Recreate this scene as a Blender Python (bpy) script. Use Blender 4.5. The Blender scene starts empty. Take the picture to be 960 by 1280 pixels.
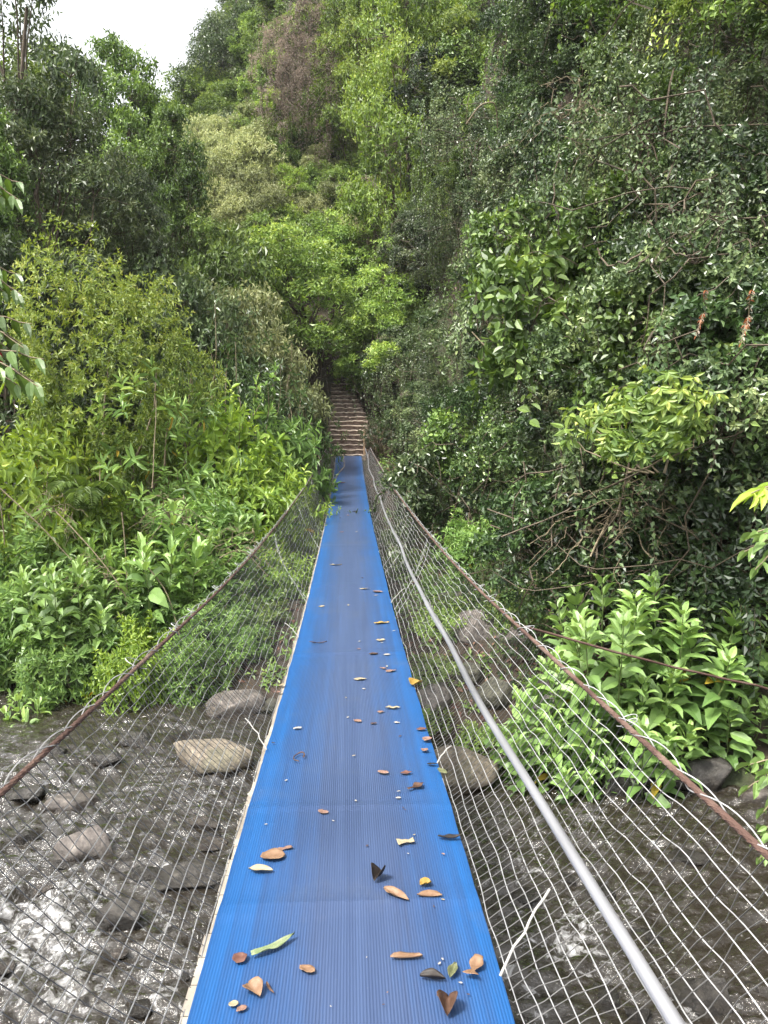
import bpy, math, random
import numpy as np
from mathutils import Vector

D = bpy.data
scene = bpy.context.scene
COL = scene.collection
PI = math.pi

# ------------------------------------------------------------------ camera
W0, H0, F0 = 960.0, 1280.0, 962.0
YAW = math.radians(-2.62)
PIT = math.radians(-4.75)
cam_d = D.cameras.new('camera')
cam = D.objects.new('camera', cam_d); COL.objects.link(cam)
cam.rotation_euler = (PI/2 + PIT, 0, YAW)
cam_d.sensor_fit = 'VERTICAL'; cam_d.sensor_height = 24.0
cam_d.lens = F0/H0*24.0
cam_d.clip_start = 0.05; cam_d.clip_end = 2000
scene.camera = cam
RM = np.array(cam.rotation_euler.to_matrix())

def ray(px, py):
    return RM @ np.array([(px-W0/2)/F0, -(py-H0/2)/F0, -1.0])
def at_depth(px, py, d): return ray(px, py)*d          # d along the optical axis
def at_Y(px, py, Y):
    r = ray(px, py); return r*(Y/r[1])

# ------------------------------------------------------------------ smooth noise (numpy)
def hash3(ix, iy, iz):
    h = (ix*374761393 + iy*668265263 + iz*2147483647*3 + 1274126177) & 0xffffffff
    h = ((h ^ (h >> 13))*1274126177) & 0xffffffff
    return ((h ^ (h >> 16)) & 0xffff)/65535.0
def vnoise(x, y, z=0.0):
    x = np.asarray(x, float); y = np.asarray(y, float); z = np.zeros_like(x)+z
    xi = np.floor(x).astype(np.int64); yi = np.floor(y).astype(np.int64); zi = np.floor(z).astype(np.int64)
    u = x-xi; v = y-yi; w = z-zi
    u = u*u*(3-2*u); v = v*v*(3-2*v); w = w*w*(3-2*w)
    r = 0
    for a in (0, 1):
        for b in (0, 1):
            for c in (0, 1):
                r = r + hash3(xi+a, yi+b, zi+c)*(u if a else 1-u)*(v if b else 1-v)*(w if c else 1-w)
    return r*2-1
def fbm(x, y, z=0.0, o=4):
    r = 0; a = 1; t = 0
    for i in range(o):
        r = r+a*vnoise(np.asarray(x)*2**i+17*i, np.asarray(y)*2**i-9*i, np.asarray(z)*2**i+5*i); t += a; a *= .5
    return r/t
def sstep(a, b, x):
    t = np.clip((np.asarray(x, float)-a)/(b-a), 0, 1); return t*t*(3-2*t)

# ------------------------------------------------------------------ terrain height
WATER = -3.35
def bank_edge(x): return np.clip(8.7-.5*np.asarray(x, float), 5.2, 17)
def T(x, y):
    x = np.asarray(x, float); y = np.asarray(y, float)
    e = bank_edge(x)+.6*vnoise(x*.7, y*.2, 3)
    s = y-e
    bed = -3.75+.14*fbm(x*1.1, y*1.1, 1)
    bank = -3.75+1.3*sstep(-.5, 2.6, s)+1.95*sstep(16, 27.5, y)
    z = np.where(s < -.5, bed, bank+.12*fbm(x*.6, y*.6, 2)*sstep(-.5, 1, s)*(1-sstep(17, 22, y)*(1-sstep(1.5, 3, abs(x)))))
    # left slope
    z = z+.22*np.clip(-x-5, 0, 30)*sstep(0, 4, s)
    # hillside behind the bridge
    g = .42+1.25*sstep(-15, -3, x)
    hill = -.5+.64*np.clip(y-27, 0, 5.8)+g*np.clip(y-32.8, 0, 60)-.00*y
    hill = np.minimum(hill, 34+.2*y)
    hill = hill+1.6*fbm(x*.16, y*.16, 7)*sstep(33, 40, y)
    cor = 1-sstep(1.2, 2.5, abs(x+.0))
    z = np.where(y > 27, np.maximum(z, hill), z)
    # wall of the gorge on the right
    q = (x-3.9)*.985+(y-8)*.156-.5
    q = q+1.5*fbm(x*.42, y*.42, 4, 2)*sstep(8, 10, y)
    wall = -3.9+4.2*np.clip(q+.3, 0, 4.5)+.8*np.clip(q-4.2, 0, 30)
    f = sstep(6.5, 8.5, y)
    z = np.maximum(z, -3.75*(1-f)+wall*f)
    # near bank under the camera
    z = np.where(y < 2, np.maximum(z, -3.75+3.2*sstep(.5, -3.5, y)), z)
    return z
def hit(px, py, y0=5.0, y1=70.0):
    r = ray(px, py); r = r/r[1]
    ys = np.arange(y0, y1, .05)
    d = T(r[0]*ys, ys)-r[2]*ys
    k = np.argmax(d > 0)
    if not (d > 0).any(): k = len(ys)-1
    return np.array([r[0]*ys[k], ys[k], float(T(r[0]*ys[k], ys[k]))])
def on_ground(px, Y):
    r = ray(px, 560); x = r[0]/r[1]*Y
    return np.array([x, Y, float(T(x, Y))])

# ------------------------------------------------------------------ mesh building
def mesh_from(name, verts, faces_list, mats=(), attrs=None, smooth=False):
    """faces_list: list of (array[n,k] of indices, material index)"""
    me = D.meshes.new(name)
    verts = np.ascontiguousarray(verts, dtype=np.float32)
    tot = []; idx = []; mi = []
    for f, m in faces_list:
        f = np.asarray(f, dtype=np.int32)
        if len(f) == 0: continue
        tot.append(np.full(len(f), f.shape[1], np.int32)); idx.append(f.ravel()); mi.append(np.full(len(f), m, np.int32))
    tot = np.concatenate(tot); idx = np.concatenate(idx); mi = np.concatenate(mi)
    me.vertices.add(len(verts)); me.vertices.foreach_set('co', verts.ravel())
    me.loops.add(len(idx)); me.loops.foreach_set('vertex_index', idx)
    me.polygons.add(len(tot))
    st = np.zeros(len(tot), np.int32); st[1:] = np.cumsum(tot)[:-1]
    me.polygons.foreach_set('loop_start', st)
    me.polygons.foreach_set('material_index', mi)
    me.polygons.foreach_set('use_smooth', np.full(len(tot), smooth, dtype=bool))
    for m in mats: me.materials.append(m)
    if attrs:
        for k, v in attrs.items():
            a = me.attributes.new(k, 'FLOAT', 'POINT'); a.data.foreach_set('value', np.asarray(v, np.float32))
    me.update(calc_edges=True); me.validate()
    return me
def obj_from(name, me, parent=None, loc=None):
    o = D.objects.new(name, me); COL.objects.link(o)
    if parent is not None: o.parent = parent
    if loc is not None: o.location = loc
    return o
def tag(o, label=None, cat=None, group=None, kind=None):
    if label: o['label'] = label
    if cat: o['category'] = cat
    if group: o['group'] = group
    if kind: o['kind'] = kind
    return o
def empty(name, loc=(0, 0, 0), rz=0):
    o = D.objects.new(name, None); COL.objects.link(o); o.location = loc; o.rotation_euler = (0, 0, rz)
    o.empty_display_size = .1
    return o
def copy_tree(o, parent=None):
    c = o.copy(); COL.objects.link(c); c.parent = parent
    for ch in list(o.children): copy_tree(ch, c)
    return c

class MB:
    def __init__(s): s.v = []; s.q = []; s.t = []; s.n = 0; s.a = []
    def add(s, v, quads=None, tris=None, mat=0, tone=0.5):
        v = np.asarray(v, float)
        if quads is not None and len(quads): s.q.append((np.asarray(quads)+s.n, mat))
        if tris is not None and len(tris): s.t.append((np.asarray(tris)+s.n, mat))
        s.v.append(v); s.n += len(v); s.a.append(np.zeros(len(v))+tone)
    def tube(s, pts, rad, sides=5, mat=0, cap=True, tone=.5):
        pts = np.asarray(pts, float); n = len(pts)
        rad = np.zeros(n)+rad
        tg = np.gradient(pts, axis=0); tg /= np.linalg.norm(tg, axis=1)[:, None]+1e-9
        ref = np.array([0, 0, 1.]) if abs(tg[:, 2]).mean() < .8 else np.array([1., 0, 0])
        u = np.cross(tg, ref); u /= np.linalg.norm(u, axis=1)[:, None]+1e-9
        w = np.cross(tg, u)
        a = np.arange(sides)*2*PI/sides
        v = pts[:, None, :]+rad[:, None, None]*(np.cos(a)[None, :, None]*u[:, None, :]+np.sin(a)[None, :, None]*w[:, None, :])
        v = v.reshape(-1, 3)
        i = np.arange(n-1)[:, None]*sides; j = np.arange(sides)[None, :]; k = (j+1) % sides
        q = np.stack([i+j, i+k, i+sides+k, i+sides+j], -1).reshape(-1, 4)
        tr = None
        if cap:
            v = np.vstack([v, pts[0], pts[-1]]); c0 = n*sides; c1 = c0+1
            jj = np.arange(sides); kk = (jj+1) % sides
            tr = np.vstack([np.stack([np.full(sides, c0), kk, jj], -1), np.stack([np.full(sides, c1), (n-1)*sides+jj, (n-1)*sides+kk], -1)])
        s.add(v, q, tr, mat, tone)
    def box(s, c, h, mat=0, rot=None, tone=.5):
        c = np.asarray(c, float); h = np.asarray(h, float)
        v = np.array([[x, y, z] for x in (-1, 1) for y in (-1, 1) for z in (-1, 1)])*h
        if rot is not None: v = v@np.asarray(rot).T
        s.add(v+c, [[0, 1, 3, 2], [4, 6, 7, 5], [0, 4, 5, 1], [2, 3, 7, 6], [0, 2, 6, 4], [1, 5, 7, 3]], None, mat, tone)
    def build(s, name, mats, parent=None, loc=None, smooth=False):
        if not isinstance(mats, (list, tuple)): mats = [mats]
        me = mesh_from(name, np.vstack(s.v), s.q+s.t, mats, {'tone': np.concatenate(s.a)}, smooth)
        return obj_from(name, me, parent, loc)

def leaf_arrays(P, Dr, N, L, wr, tone, tmpl=6, curl=.18):
    """leaf blades as folded, bent polygons: base P, axis Dr, upper side N, length L, width ratio wr"""
    n = len(P); L = np.zeros(n)+L; wr = np.zeros(n)+wr; tone = np.zeros(n)+tone
    Dr = Dr/(np.linalg.norm(Dr, axis=1)[:, None]+1e-9)
    N = N-Dr*(N*Dr).sum(1)[:, None]; N /= np.linalg.norm(N, axis=1)[:, None]+1e-9
    S = np.cross(Dr, N)
    if tmpl == 4:
        t = np.array([[0, 0, 0], [.5, .45, .10], [0, 1, -curl], [-.5, .45, .10]])
        faces = [np.array([[0, 1, 2]]), np.array([[0, 2, 3]])]
    elif tmpl == 6:
        t = np.array([[0, 0, 0], [.42, .28, .07], [.40, .64, .02], [0, 1, -curl], [-.40, .64, .02], [-.42, .28, .07]])
        faces = [np.array([[0, 1, 2, 3]]), np.array([[0, 3, 4, 5]])]
    else:
        t = np.array([[0, 0, 0], [0, .36, 0], [0, .72, -.25*curl], [0, 1, -curl],
                      [.36, .16, .05], [.5, .42, .08], [.33, .76, .0], [-.36, .16, .05], [-.5, .42, .08], [-.33, .76, .0]])
        faces = [np.array([[0, 4, 5, 1], [1, 5, 6, 2], [0, 1, 8, 7], [1, 2, 9, 8]]), np.array([[2, 6, 3], [2, 3, 9]])]
    k = len(t)
    v = P[:, None, :]+L[:, None, None]*(t[None, :, 0:1]*wr[:, None, None]*S[:, None, :]+t[None, :, 1:2]*Dr[:, None, :]+t[None, :, 2:3]*N[:, None, :])
    out = []
    off = (np.arange(n)*k)[:, None, None]
    for f in faces: out.append((f[None]+off).reshape(-1, f.shape[1]))
    return v.reshape(-1, 3), out, np.repeat(tone, k)
def add_leaves(mb, *a, mat=0, **kw):
    if len(a[0]) == 0: return
    v, fs, tn = leaf_arrays(*a, **kw)
    base = mb.n
    mb.v.append(v); mb.n += len(v); mb.a.append(tn)
    for f in fs:
        (mb.q if f.shape[1] == 4 else mb.t).append((f+base, mat))

def unit(v): return v/(np.linalg.norm(v, axis=-1, keepdims=True)+1e-9)
def rosettes(rng, P, A, k, L, wr, tone, th=(40, 95), spread=.5, jit=.25, tonej=.12, droop=0.0, lj=.25):
    """k leaves round each of the shoots at P pointing along A; returns leaf inputs"""
    n = len(P); A = unit(A)
    ref = np.where(abs(A[:, 2:3]) < .9, np.array([[0, 0, 1.]]), np.array([[1., 0, 0]]))
    U = unit(np.cross(A, ref)); V = np.cross(A, U)
    i = np.arange(k)[None, :]
    phi = i*2.39996+rng.uniform(0, 6.28, n)[:, None]+rng.normal(0, .2, (n, k))
    f = i/max(1, k-1)*np.ones((n, 1))                 # 0 = outermost/lowest, 1 = youngest
    theta = np.radians(th[1]+(th[0]-th[1])*f+rng.normal(0, 8, (n, k)))
    R = np.cos(phi)[..., None]*U[:, None]+np.sin(phi)[..., None]*V[:, None]
    d = np.cos(theta)[..., None]*A[:, None]+np.sin(theta)[..., None]*R
    nn = np.sin(theta)[..., None]*A[:, None]-np.cos(theta)[..., None]*R
    nn = nn+rng.normal(0, jit, nn.shape)
    d = d+rng.normal(0, jit*.5, d.shape); d[..., 2] -= droop
    Ls = (np.zeros(n)+L)[:, None]*(1-.35*f)*(1+rng.uniform(-lj, lj, (n, k)))
    p = P[:, None]-A[:, None]*(spread*(np.zeros(n)+L)[:, None, None]*(1-f[..., None]))
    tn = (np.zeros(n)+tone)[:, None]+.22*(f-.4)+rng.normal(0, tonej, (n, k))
    return p.reshape(-1, 3), d.reshape(-1, 3), nn.reshape(-1, 3), Ls.ravel(), wr, np.clip(tn, 0, 1).ravel()

# ------------------------------------------------------------------ materials
class NT:
    def __init__(s, name):
        s.m = D.materials.new(name); s.m.use_nodes = True; s.t = s.m.node_tree; s.t.nodes.clear()
        s.out = s.t.nodes.new('ShaderNodeOutputMaterial')
    def n(s, typ, **kw):
        nd = s.t.nodes.new('ShaderNode'+typ)
        for k, v in kw.items():
            if k in nd.inputs: 
                nd.inputs[k].default_value = v
            else: setattr(nd, k, v)
        return nd
    def l(s, a, b): s.t.links.new(a, b)
    def ramp(s, fac, stops, interp='LINEAR'):
        r = s.n('ValToRGB'); r.color_ramp.interpolation = interp
        e = r.color_ramp.elements
        while len(e) < len(stops): e.new(.5)
        for i, (p, c) in enumerate(stops):
            e[i].position = p; e[i].color = (*c, 1) if len(c) == 3 else c
        s.l(fac, r.inputs['Fac']); return r
    def noise(s, scale, detail=4, coord=None, rough=.55, dist=0):
        nn = s.n('TexNoise'); nn.inputs['Scale'].default_value = scale; nn.inputs['Detail'].default_value = detail
        nn.inputs['Roughness'].default_value = rough; nn.inputs['Distortion'].default_value = dist
        if coord is not None: s.l(coord, nn.inputs['Vector'])
        return nn
    def surf(s, sh): s.l(sh, s.out.inputs['Surface']); return s.m

def leafmat(name, stops, rough=.42, transl=.22, spec=.5, vary=.38):
    m = NT(name)
    at = m.n('Attribute'); at.attribute_name = 'tone'
    oi = m.n('ObjectInfo')
    r = m.ramp(at.outputs['Fac'], stops)
    hs = m.n('HueSaturation'); hs.inputs['Saturation'].default_value = .95; hs.inputs['Hue'].default_value = .488
    mr = m.n('MapRange'); mr.inputs['To Min'].default_value = 1-vary; mr.inputs['To Max'].default_value = 1+vary
    m.l(oi.outputs['Random'], mr.inputs['Value']); m.l(mr.outputs['Result'], hs.inputs['Value'])
    m.l(r.outputs['Color'], hs.inputs['Color'])
    p = m.n('BsdfPrincipled'); m.l(hs.outputs['Color'], p.inputs['Base Color'])
    p.inputs['Roughness'].default_value = rough; p.inputs['Specular IOR Level'].default_value = spec
    tr = m.n('BsdfTranslucent')
    hs2 = m.n('HueSaturation'); hs2.inputs['Hue'].default_value = .485; hs2.inputs['Saturation'].default_value = 1.15; hs2.inputs['Value'].default_value = 1.5
    m.l(hs.outputs['Color'], hs2.inputs['Color']); m.l(hs2.outputs['Color'], tr.inputs['Color'])
    mx = m.n('MixShader'); mx.inputs['Fac'].default_value = transl
    m.l(p.outputs[0], mx.inputs[1]); m.l(tr.outputs[0], mx.inputs[2])
    return m.surf(mx.outputs[0])
def plain(name, stops, scale=6, rough=.8, bump=.3, bscale=None, detail=6, spec=.4, metallic=0, bdist=.02, stretch=None):
    m = NT(name)
    tc = m.n('TexCoord'); co = tc.outputs['Object']
    if stretch:
        mp = m.n('Mapping'); mp.inputs['Scale'].default_value = stretch; m.l(co, mp.inputs['Vector']); co = mp.outputs['Vector']
    nz = m.noise(scale, detail, co)
    r = m.ramp(nz.outputs['Fac'], stops)
    p = m.n('BsdfPrincipled'); m.l(r.outputs['Color'], p.inputs['Base Color'])
    p.inputs['Roughness'].default_value = rough; p.inputs['Specular IOR Level'].default_value = spec; p.inputs['Metallic'].default_value = metallic
    n2 = m.noise(bscale or scale*3, 6, co)
    b = m.n('Bump'); b.inputs['Strength'].default_value = bump; b.inputs['Distance'].default_value = bdist
    m.l(n2.outputs['Fac'], b.inputs['Height']); m.l(b.outputs[0], p.inputs['Normal'])
    return m.surf(p.outputs[0])

# foliage colours (dark old leaf -> fresh tip)
L_DARK = leafmat('dark_glossy_leaf', [(0, (.012, .032, .008)), (.4, (.034, .076, .020)), (.75, (.085, .155, .038)), (1, (.18, .26, .06))], rough=.34, transl=.18, spec=.55)
L_GREY = leafmat('grey_green_leaf', [(0, (.016, .035, .012)), (.45, (.054, .096, .033)), (.8, (.125, .18, .068)), (1, (.22, .28, .11))], rough=.36, transl=.2, spec=.5)
L_MID = leafmat('mid_green_leaf', [(0, (.028, .065, .012)), (.4, (.085, .165, .030)), (.75, (.18, .29, .058)), (1, (.31, .42, .09))], rough=.42, transl=.28)
L_BRIGHT = leafmat('bright_green_leaf', [(0, (.05, .11, .016)), (.4, (.15, .27, .035)), (.75, (.28, .42, .06)), (1, (.44, .52, .10))], rough=.45, transl=.32)
L_YEL = leafmat('yellow_green_leaf', [(0, (.04, .085, .014)), (.4, (.14, .24, .035)), (.75, (.30, .41, .07)), (1, (.48, .52, .13))], rough=.5, transl=.3)
L_KHAKI = leafmat('khaki_leaf', [(0, (.09, .10, .045)), (.45, (.16, .20, .075)), (.8, (.27, .31, .13)), (1, (.38, .40, .19))], rough=.55, transl=.28)
L_FRESH = leafmat('fresh_pale_leaf', [(0, (.035, .085, .020)), (.4, (.10, .205, .048)), (.75, (.20, .345, .085)), (1, (.32, .45, .12))], rough=.42, transl=.28, vary=.15)
L_LIME = leafmat('young_lime_leaf', [(0, (.04, .10, .02)), (.45, (.14, .24, .035)), (.8, (.36, .44, .08)), (1, (.50, .54, .13))], rough=.5, transl=.28, vary=.1)
L_RED = leafmat('red_young_leaf', [(0, (.12, .03, .015)), (.5, (.24, .06, .025)), (1, (.34, .15, .04))], rough=.4, transl=.3, vary=.1)
L_YELLOW = leafmat('yellowing_leaf', [(0, (.22, .17, .01)), (.5, (.38, .30, .015)), (1, (.48, .40, .03))], rough=.5, transl=.3, vary=.1)
L_DEAD = leafmat('dead_vine_leaf', [(0, (.12, .095, .07)), (.5, (.25, .20, .15)), (1, (.40, .34, .26))], rough=.7, transl=.15)
BARK = plain('bark', [(.3, (.035, .027, .018)), (.7, (.13, .10, .07))], 9, .85, .6, stretch=(3, 3, .5))
TWIG = plain('pale_twig', [(.3, (.10, .078, .046)), (.7, (.24, .195, .125))], 20, .75, .3)
TWIGD = plain('dark_twig', [(.3, (.035, .026, .018)), (.7, (.11, .085, .055))], 20, .75, .3)
STEMG = plain('green_stem', [(.3, (.05, .09, .02)), (.7, (.13, .17, .05))], 20, .6, .2)
EARTH = plain('earth', [(.25, (.030, .021, .013)), (.5, (.075, .052, .032)), (.75, (.13, .095, .06))], 2.5, .95, .8, 18, bdist=.05)


# ------------------------------------------------------------------ plant kinds: meshes built once, every plant its own objects
def kind_mesh(mb, name, mats, smooth=False):
    return mesh_from(name, np.vstack(mb.v), mb.q+mb.t, mats, {'tone': np.concatenate(mb.a)}, smooth)
def place(kind, loc, sc=1.0, rz=0.0, label=None, cat=None, group=None, tilt=(0, 0)):
    o = empty(kind['name'], tuple(float(v) for v in loc), rz)
    o.rotation_euler = (tilt[0], tilt[1], rz)
    if np.isscalar(sc): sc = (sc, sc, sc)
    o.scale = sc
    tag(o, label, cat or kind['cat'], group)
    for pn, me in kind['parts']: obj_from(pn, me, o)
    return o
def curve(p0, p1, bow, rng, n=7, wob=.03):
    p0 = np.asarray(p0, float); p1 = np.asarray(p1, float)
    t = np.linspace(0, 1, n)[:, None]
    L = np.linalg.norm(p1-p0)
    p = p0*(1-t)+p1*t+np.asarray(bow, float)*(4*t*(1-t))
    w = rng.normal(0, wob*L, (n, 3)); w[0] = 0; w[-1] = 0
    return p+w

def make_tree(seed, name, H=9, Wd=6, base=.28, nclump=26, ros=34, k=8, leaf=.17, wr=.45, mat=None, dead=None,
              trunk_r=.13, tone=.45, tmpl=4, droop=.25, flat=.75, cr=(.16, .27), topheavy=0., open_=0.):
    rng = np.random.default_rng(seed)
    mb = MB(); tb = MB()
    th = H*base
    top = np.array([rng.normal(0, .04*H), rng.normal(0, .04*H), H*.80])
    tp = curve((0, 0, -.4), top, (rng.normal(0, .05*H), rng.normal(0, .05*H), 0), rng, 10, .012)
    tb.tube(tp, np.linspace(trunk_r, trunk_r*.3, 10), 7)
    for c in range(nclump):
        # clump centre inside an egg-shaped crown
        zz = (c+.5)/nclump
        ang = c*2.39996+rng.normal(0, .4)
        prof = math.sin(PI*min(1, (.12+.80*zz)**(.8+topheavy)))**.7
        rr = Wd/2*prof*rng.uniform(.45, .88)
        cz = H*base+(H*(1-base))*(zz*.92)+rng.normal(0, .03*H)
        C = np.array([rr*math.cos(ang), rr*math.sin(ang), cz])
        R = Wd*rng.uniform(*cr)
        # limb
        j = min(9, max(1, int(9*min(.95, (cz-.18*H)/(H*.82)*.9))))
        tb.tube(curve(tp[j], C, (0, 0, -.06*H), rng, 6, .03), np.linspace(trunk_r*.38, trunk_r*.08, 6), 4, cap=False)
        u = unit(rng.normal(0, 1, (ros, 3))); u[:, 2] = u[:, 2]*.75+.22; u = unit(u)
        out = unit(C-np.array([0, 0, H*(base+.25)]))
        u = unit(u+.35*out)
        rad = R*rng.uniform(.45, 1.08, ros)**.7
        P = C+u*rad[:, None]*np.array([1, 1, flat])
        A = unit(u*np.array([1, 1, .6])+rng.normal(0, .35, (ros, 3))+np.array([0, 0, .15-droop*.5]))
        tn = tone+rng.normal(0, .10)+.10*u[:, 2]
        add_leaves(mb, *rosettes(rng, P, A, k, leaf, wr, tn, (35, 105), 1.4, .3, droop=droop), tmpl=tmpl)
        for q in range(0, ros, 6):
            tb.tube(np.array([C, (C+P[q])/2+rng.normal(0, .04*R, 3), P[q]]), [trunk_r*.08, trunk_r*.06, trunk_r*.04], 3, cap=False)
    return dict(name=name, cat='tree', parts=[('crown', kind_mesh(mb, 'crown', [mat])), ('trunk', kind_mesh(tb, 'trunk', [BARK]))])

def make_bush(seed, name, Wd=3, H=2.6, nsh=420, k=8, leaf=.15, wr=.34, mat=None, twig=None, tone=.5, th=(30, 95),
              spread=.9, droop=.12, stems=60, tmpl=6, inner=.45, lump=.35, up=.5, yellow=0, low=.12, ped=.22):
    rng = np.random.default_rng(seed)
    mb = MB(); sb = MB()
    u = unit(rng.normal(0, 1, (nsh, 3))); u[:, 2] = abs(u[:, 2])*1.0-low*(rng.random(nsh))
    u = unit(u)
    lf = 1+lump*fbm(u[:, 0]*2.2+seed, u[:, 1]*2.2, u[:, 2]*2.2, 3)*1.8
    r = rng.uniform(inner, 1, nsh)**.6*lf
    P = np.stack([u[:, 0]*r*Wd/2, u[:, 1]*r*Wd/2, (H*ped+u[:, 2]*r*H*(1-ped))], -1)
    P[:, 2] = np.maximum(P[:, 2], .05)
    A = unit(u*np.array([1, 1, .5])+np.array([0, 0, up])+rng.normal(0, .3, (nsh, 3)))
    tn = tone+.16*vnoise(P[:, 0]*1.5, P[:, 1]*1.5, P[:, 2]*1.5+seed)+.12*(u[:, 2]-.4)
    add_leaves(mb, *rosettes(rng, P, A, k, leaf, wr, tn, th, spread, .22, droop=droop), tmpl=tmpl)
    if yellow:
        i = rng.choice(nsh, yellow)
        add_leaves(mb, *rosettes(rng, P[i]-A[i]*leaf*.6, A[i], 2, leaf*.95, wr, .5, (80, 120), .4, .2, droop=.3), tmpl=tmpl, mat=1)
    for q in rng.choice(nsh, min(stems, nsh), replace=False):
        b = np.array([rng.normal(0, .10*Wd), rng.normal(0, .10*Wd), -.15])
        sb.tube(curve(b, P[q], np.array([u[q, 0], u[q, 1], 0])*.12*Wd, rng, 8, .02), np.linspace(.017, .004, 8)*(H/2.6+.3), 4, cap=False)
    return dict(name=name, cat='shrub', parts=[('foliage', kind_mesh(mb, 'foliage', [mat, L_YELLOW])), ('stem', kind_mesh(sb, 'stem', [twig or TWIG]))])

def make_creeper(seed, name, Wd=3, H=3.2, Dp=1.5, ncl=64, ros=26, k=7, leaf=.075, wr=.55, mat=None, tone=.42, hang=(.25, .9), nhang=4, tmpl=4,
                 twigs=14, cr=(.18, .50), lump=.6, droop=.35, step=.055, ctone=.17, th=(35, 100), spread=1.0):
    """a draped, clumpy mass of foliage with hanging strands, front side towards -Y"""
    rng = np.random.default_rng(seed)
    mb = MB(); sb = MB()
    def surf(ang, zz):
        prof = np.sin(PI*np.clip(.18+.72*zz, 0, 1))**.6
        l = 1+lump*fbm(np.sin(ang)*1.8+seed, zz*2.6, 1.3*np.cos(ang), 3)*1.7
        return np.stack([np.sin(ang)*Wd/2*prof*l, -np.cos(ang)*Dp*prof*l, zz*H], -1)
    ang = rng.uniform(-PI*.6, PI*.6, ncl); zz = rng.uniform(.04, 1, ncl)**.85
    C = surf(ang, zz)*np.array([1, 1, 1])*np.stack([rng.uniform(.55, 1.05, ncl)]*2+[np.ones(ncl)], -1)
    for c in range(ncl):
        R = rng.uniform(*cr); out = np.array([math.sin(ang[c]), -math.cos(ang[c]), 0])
        n_ = int(ros*(R/.33)**1.7)+4
        u = unit(rng.normal(0, 1, (n_, 3))+out*.5+np.array([0, 0, .25]))
        P = C[c]+u*R*rng.uniform(.5, 1.05, (n_, 1))*np.array([1.15, 1, .8])
        A = unit(u+out*.5+np.array([0, 0, -droop])+rng.normal(0, .35, (n_, 3)))
        ct = tone+rng.normal(0, ctone)
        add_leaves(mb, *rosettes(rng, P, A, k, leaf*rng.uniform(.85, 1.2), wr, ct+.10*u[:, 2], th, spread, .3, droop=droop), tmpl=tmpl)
        sb.tube(curve(C[c]*np.array([.6, .3, .8]), C[c], (0, 0, .1), rng, 5, .05), [.012, .01, .008, .006, .004], 3, cap=False)
        for h_ in range(rng.integers(0, nhang+1)):
            L = rng.uniform(*hang); m_ = int(L/step); j = np.arange(m_)
            p0 = C[c]+np.array([rng.normal(0, R*.5), 0, -R*.4])+out*R*rng.uniform(.2, .9)
            sw = rng.normal(0, .12); side = np.cross(out, [0, 0, 1.])
            Pp = p0+side*(sw*(j*step)[:, None])+np.array([0, 0, -1.])*(j*step)[:, None]+out*(.06*np.sin(j*step*3))[:, None]+rng.normal(0, .01, (m_, 3))
            al = ((j % 2)*2-1)[:, None]
            d = out*.45+side*al*.8+np.array([0, 0, -.6])+rng.normal(0, .35, (m_, 3)); nn = out*.8+np.array([0, 0, .7])+rng.normal(0, .35, (m_, 3))
            add_leaves(mb, Pp, d, nn, leaf*rng.uniform(.6, 1.1, m_), wr, np.clip(ct+.12+rng.normal(0, .1, m_), 0, 1), tmpl=tmpl)
            if m_ > 3: sb.tube(Pp, .003, 3, cap=False)
    for q in range(twigs):
        a0, a1 = rng.uniform(-1.6, 1.6, 2); z0, z1 = rng.uniform(.0, 1, 2)
        p = surf(np.array([a0, a1]), np.array([z0, z1]))
        sb.tube(curve(p[0]*np.array([1, .95, 1]), p[1]*np.array([1, .95, 1]), (0, -.3*Dp, rng.normal(0, .2)), rng, 9, .03), rng.uniform(.005, .012), 4, cap=False)
    return dict(name=name, cat='creeper', parts=[('foliage', kind_mesh(mb, 'foliage', [mat])), ('stem', kind_mesh(sb, 'stem', [TWIGD]))])

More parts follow.
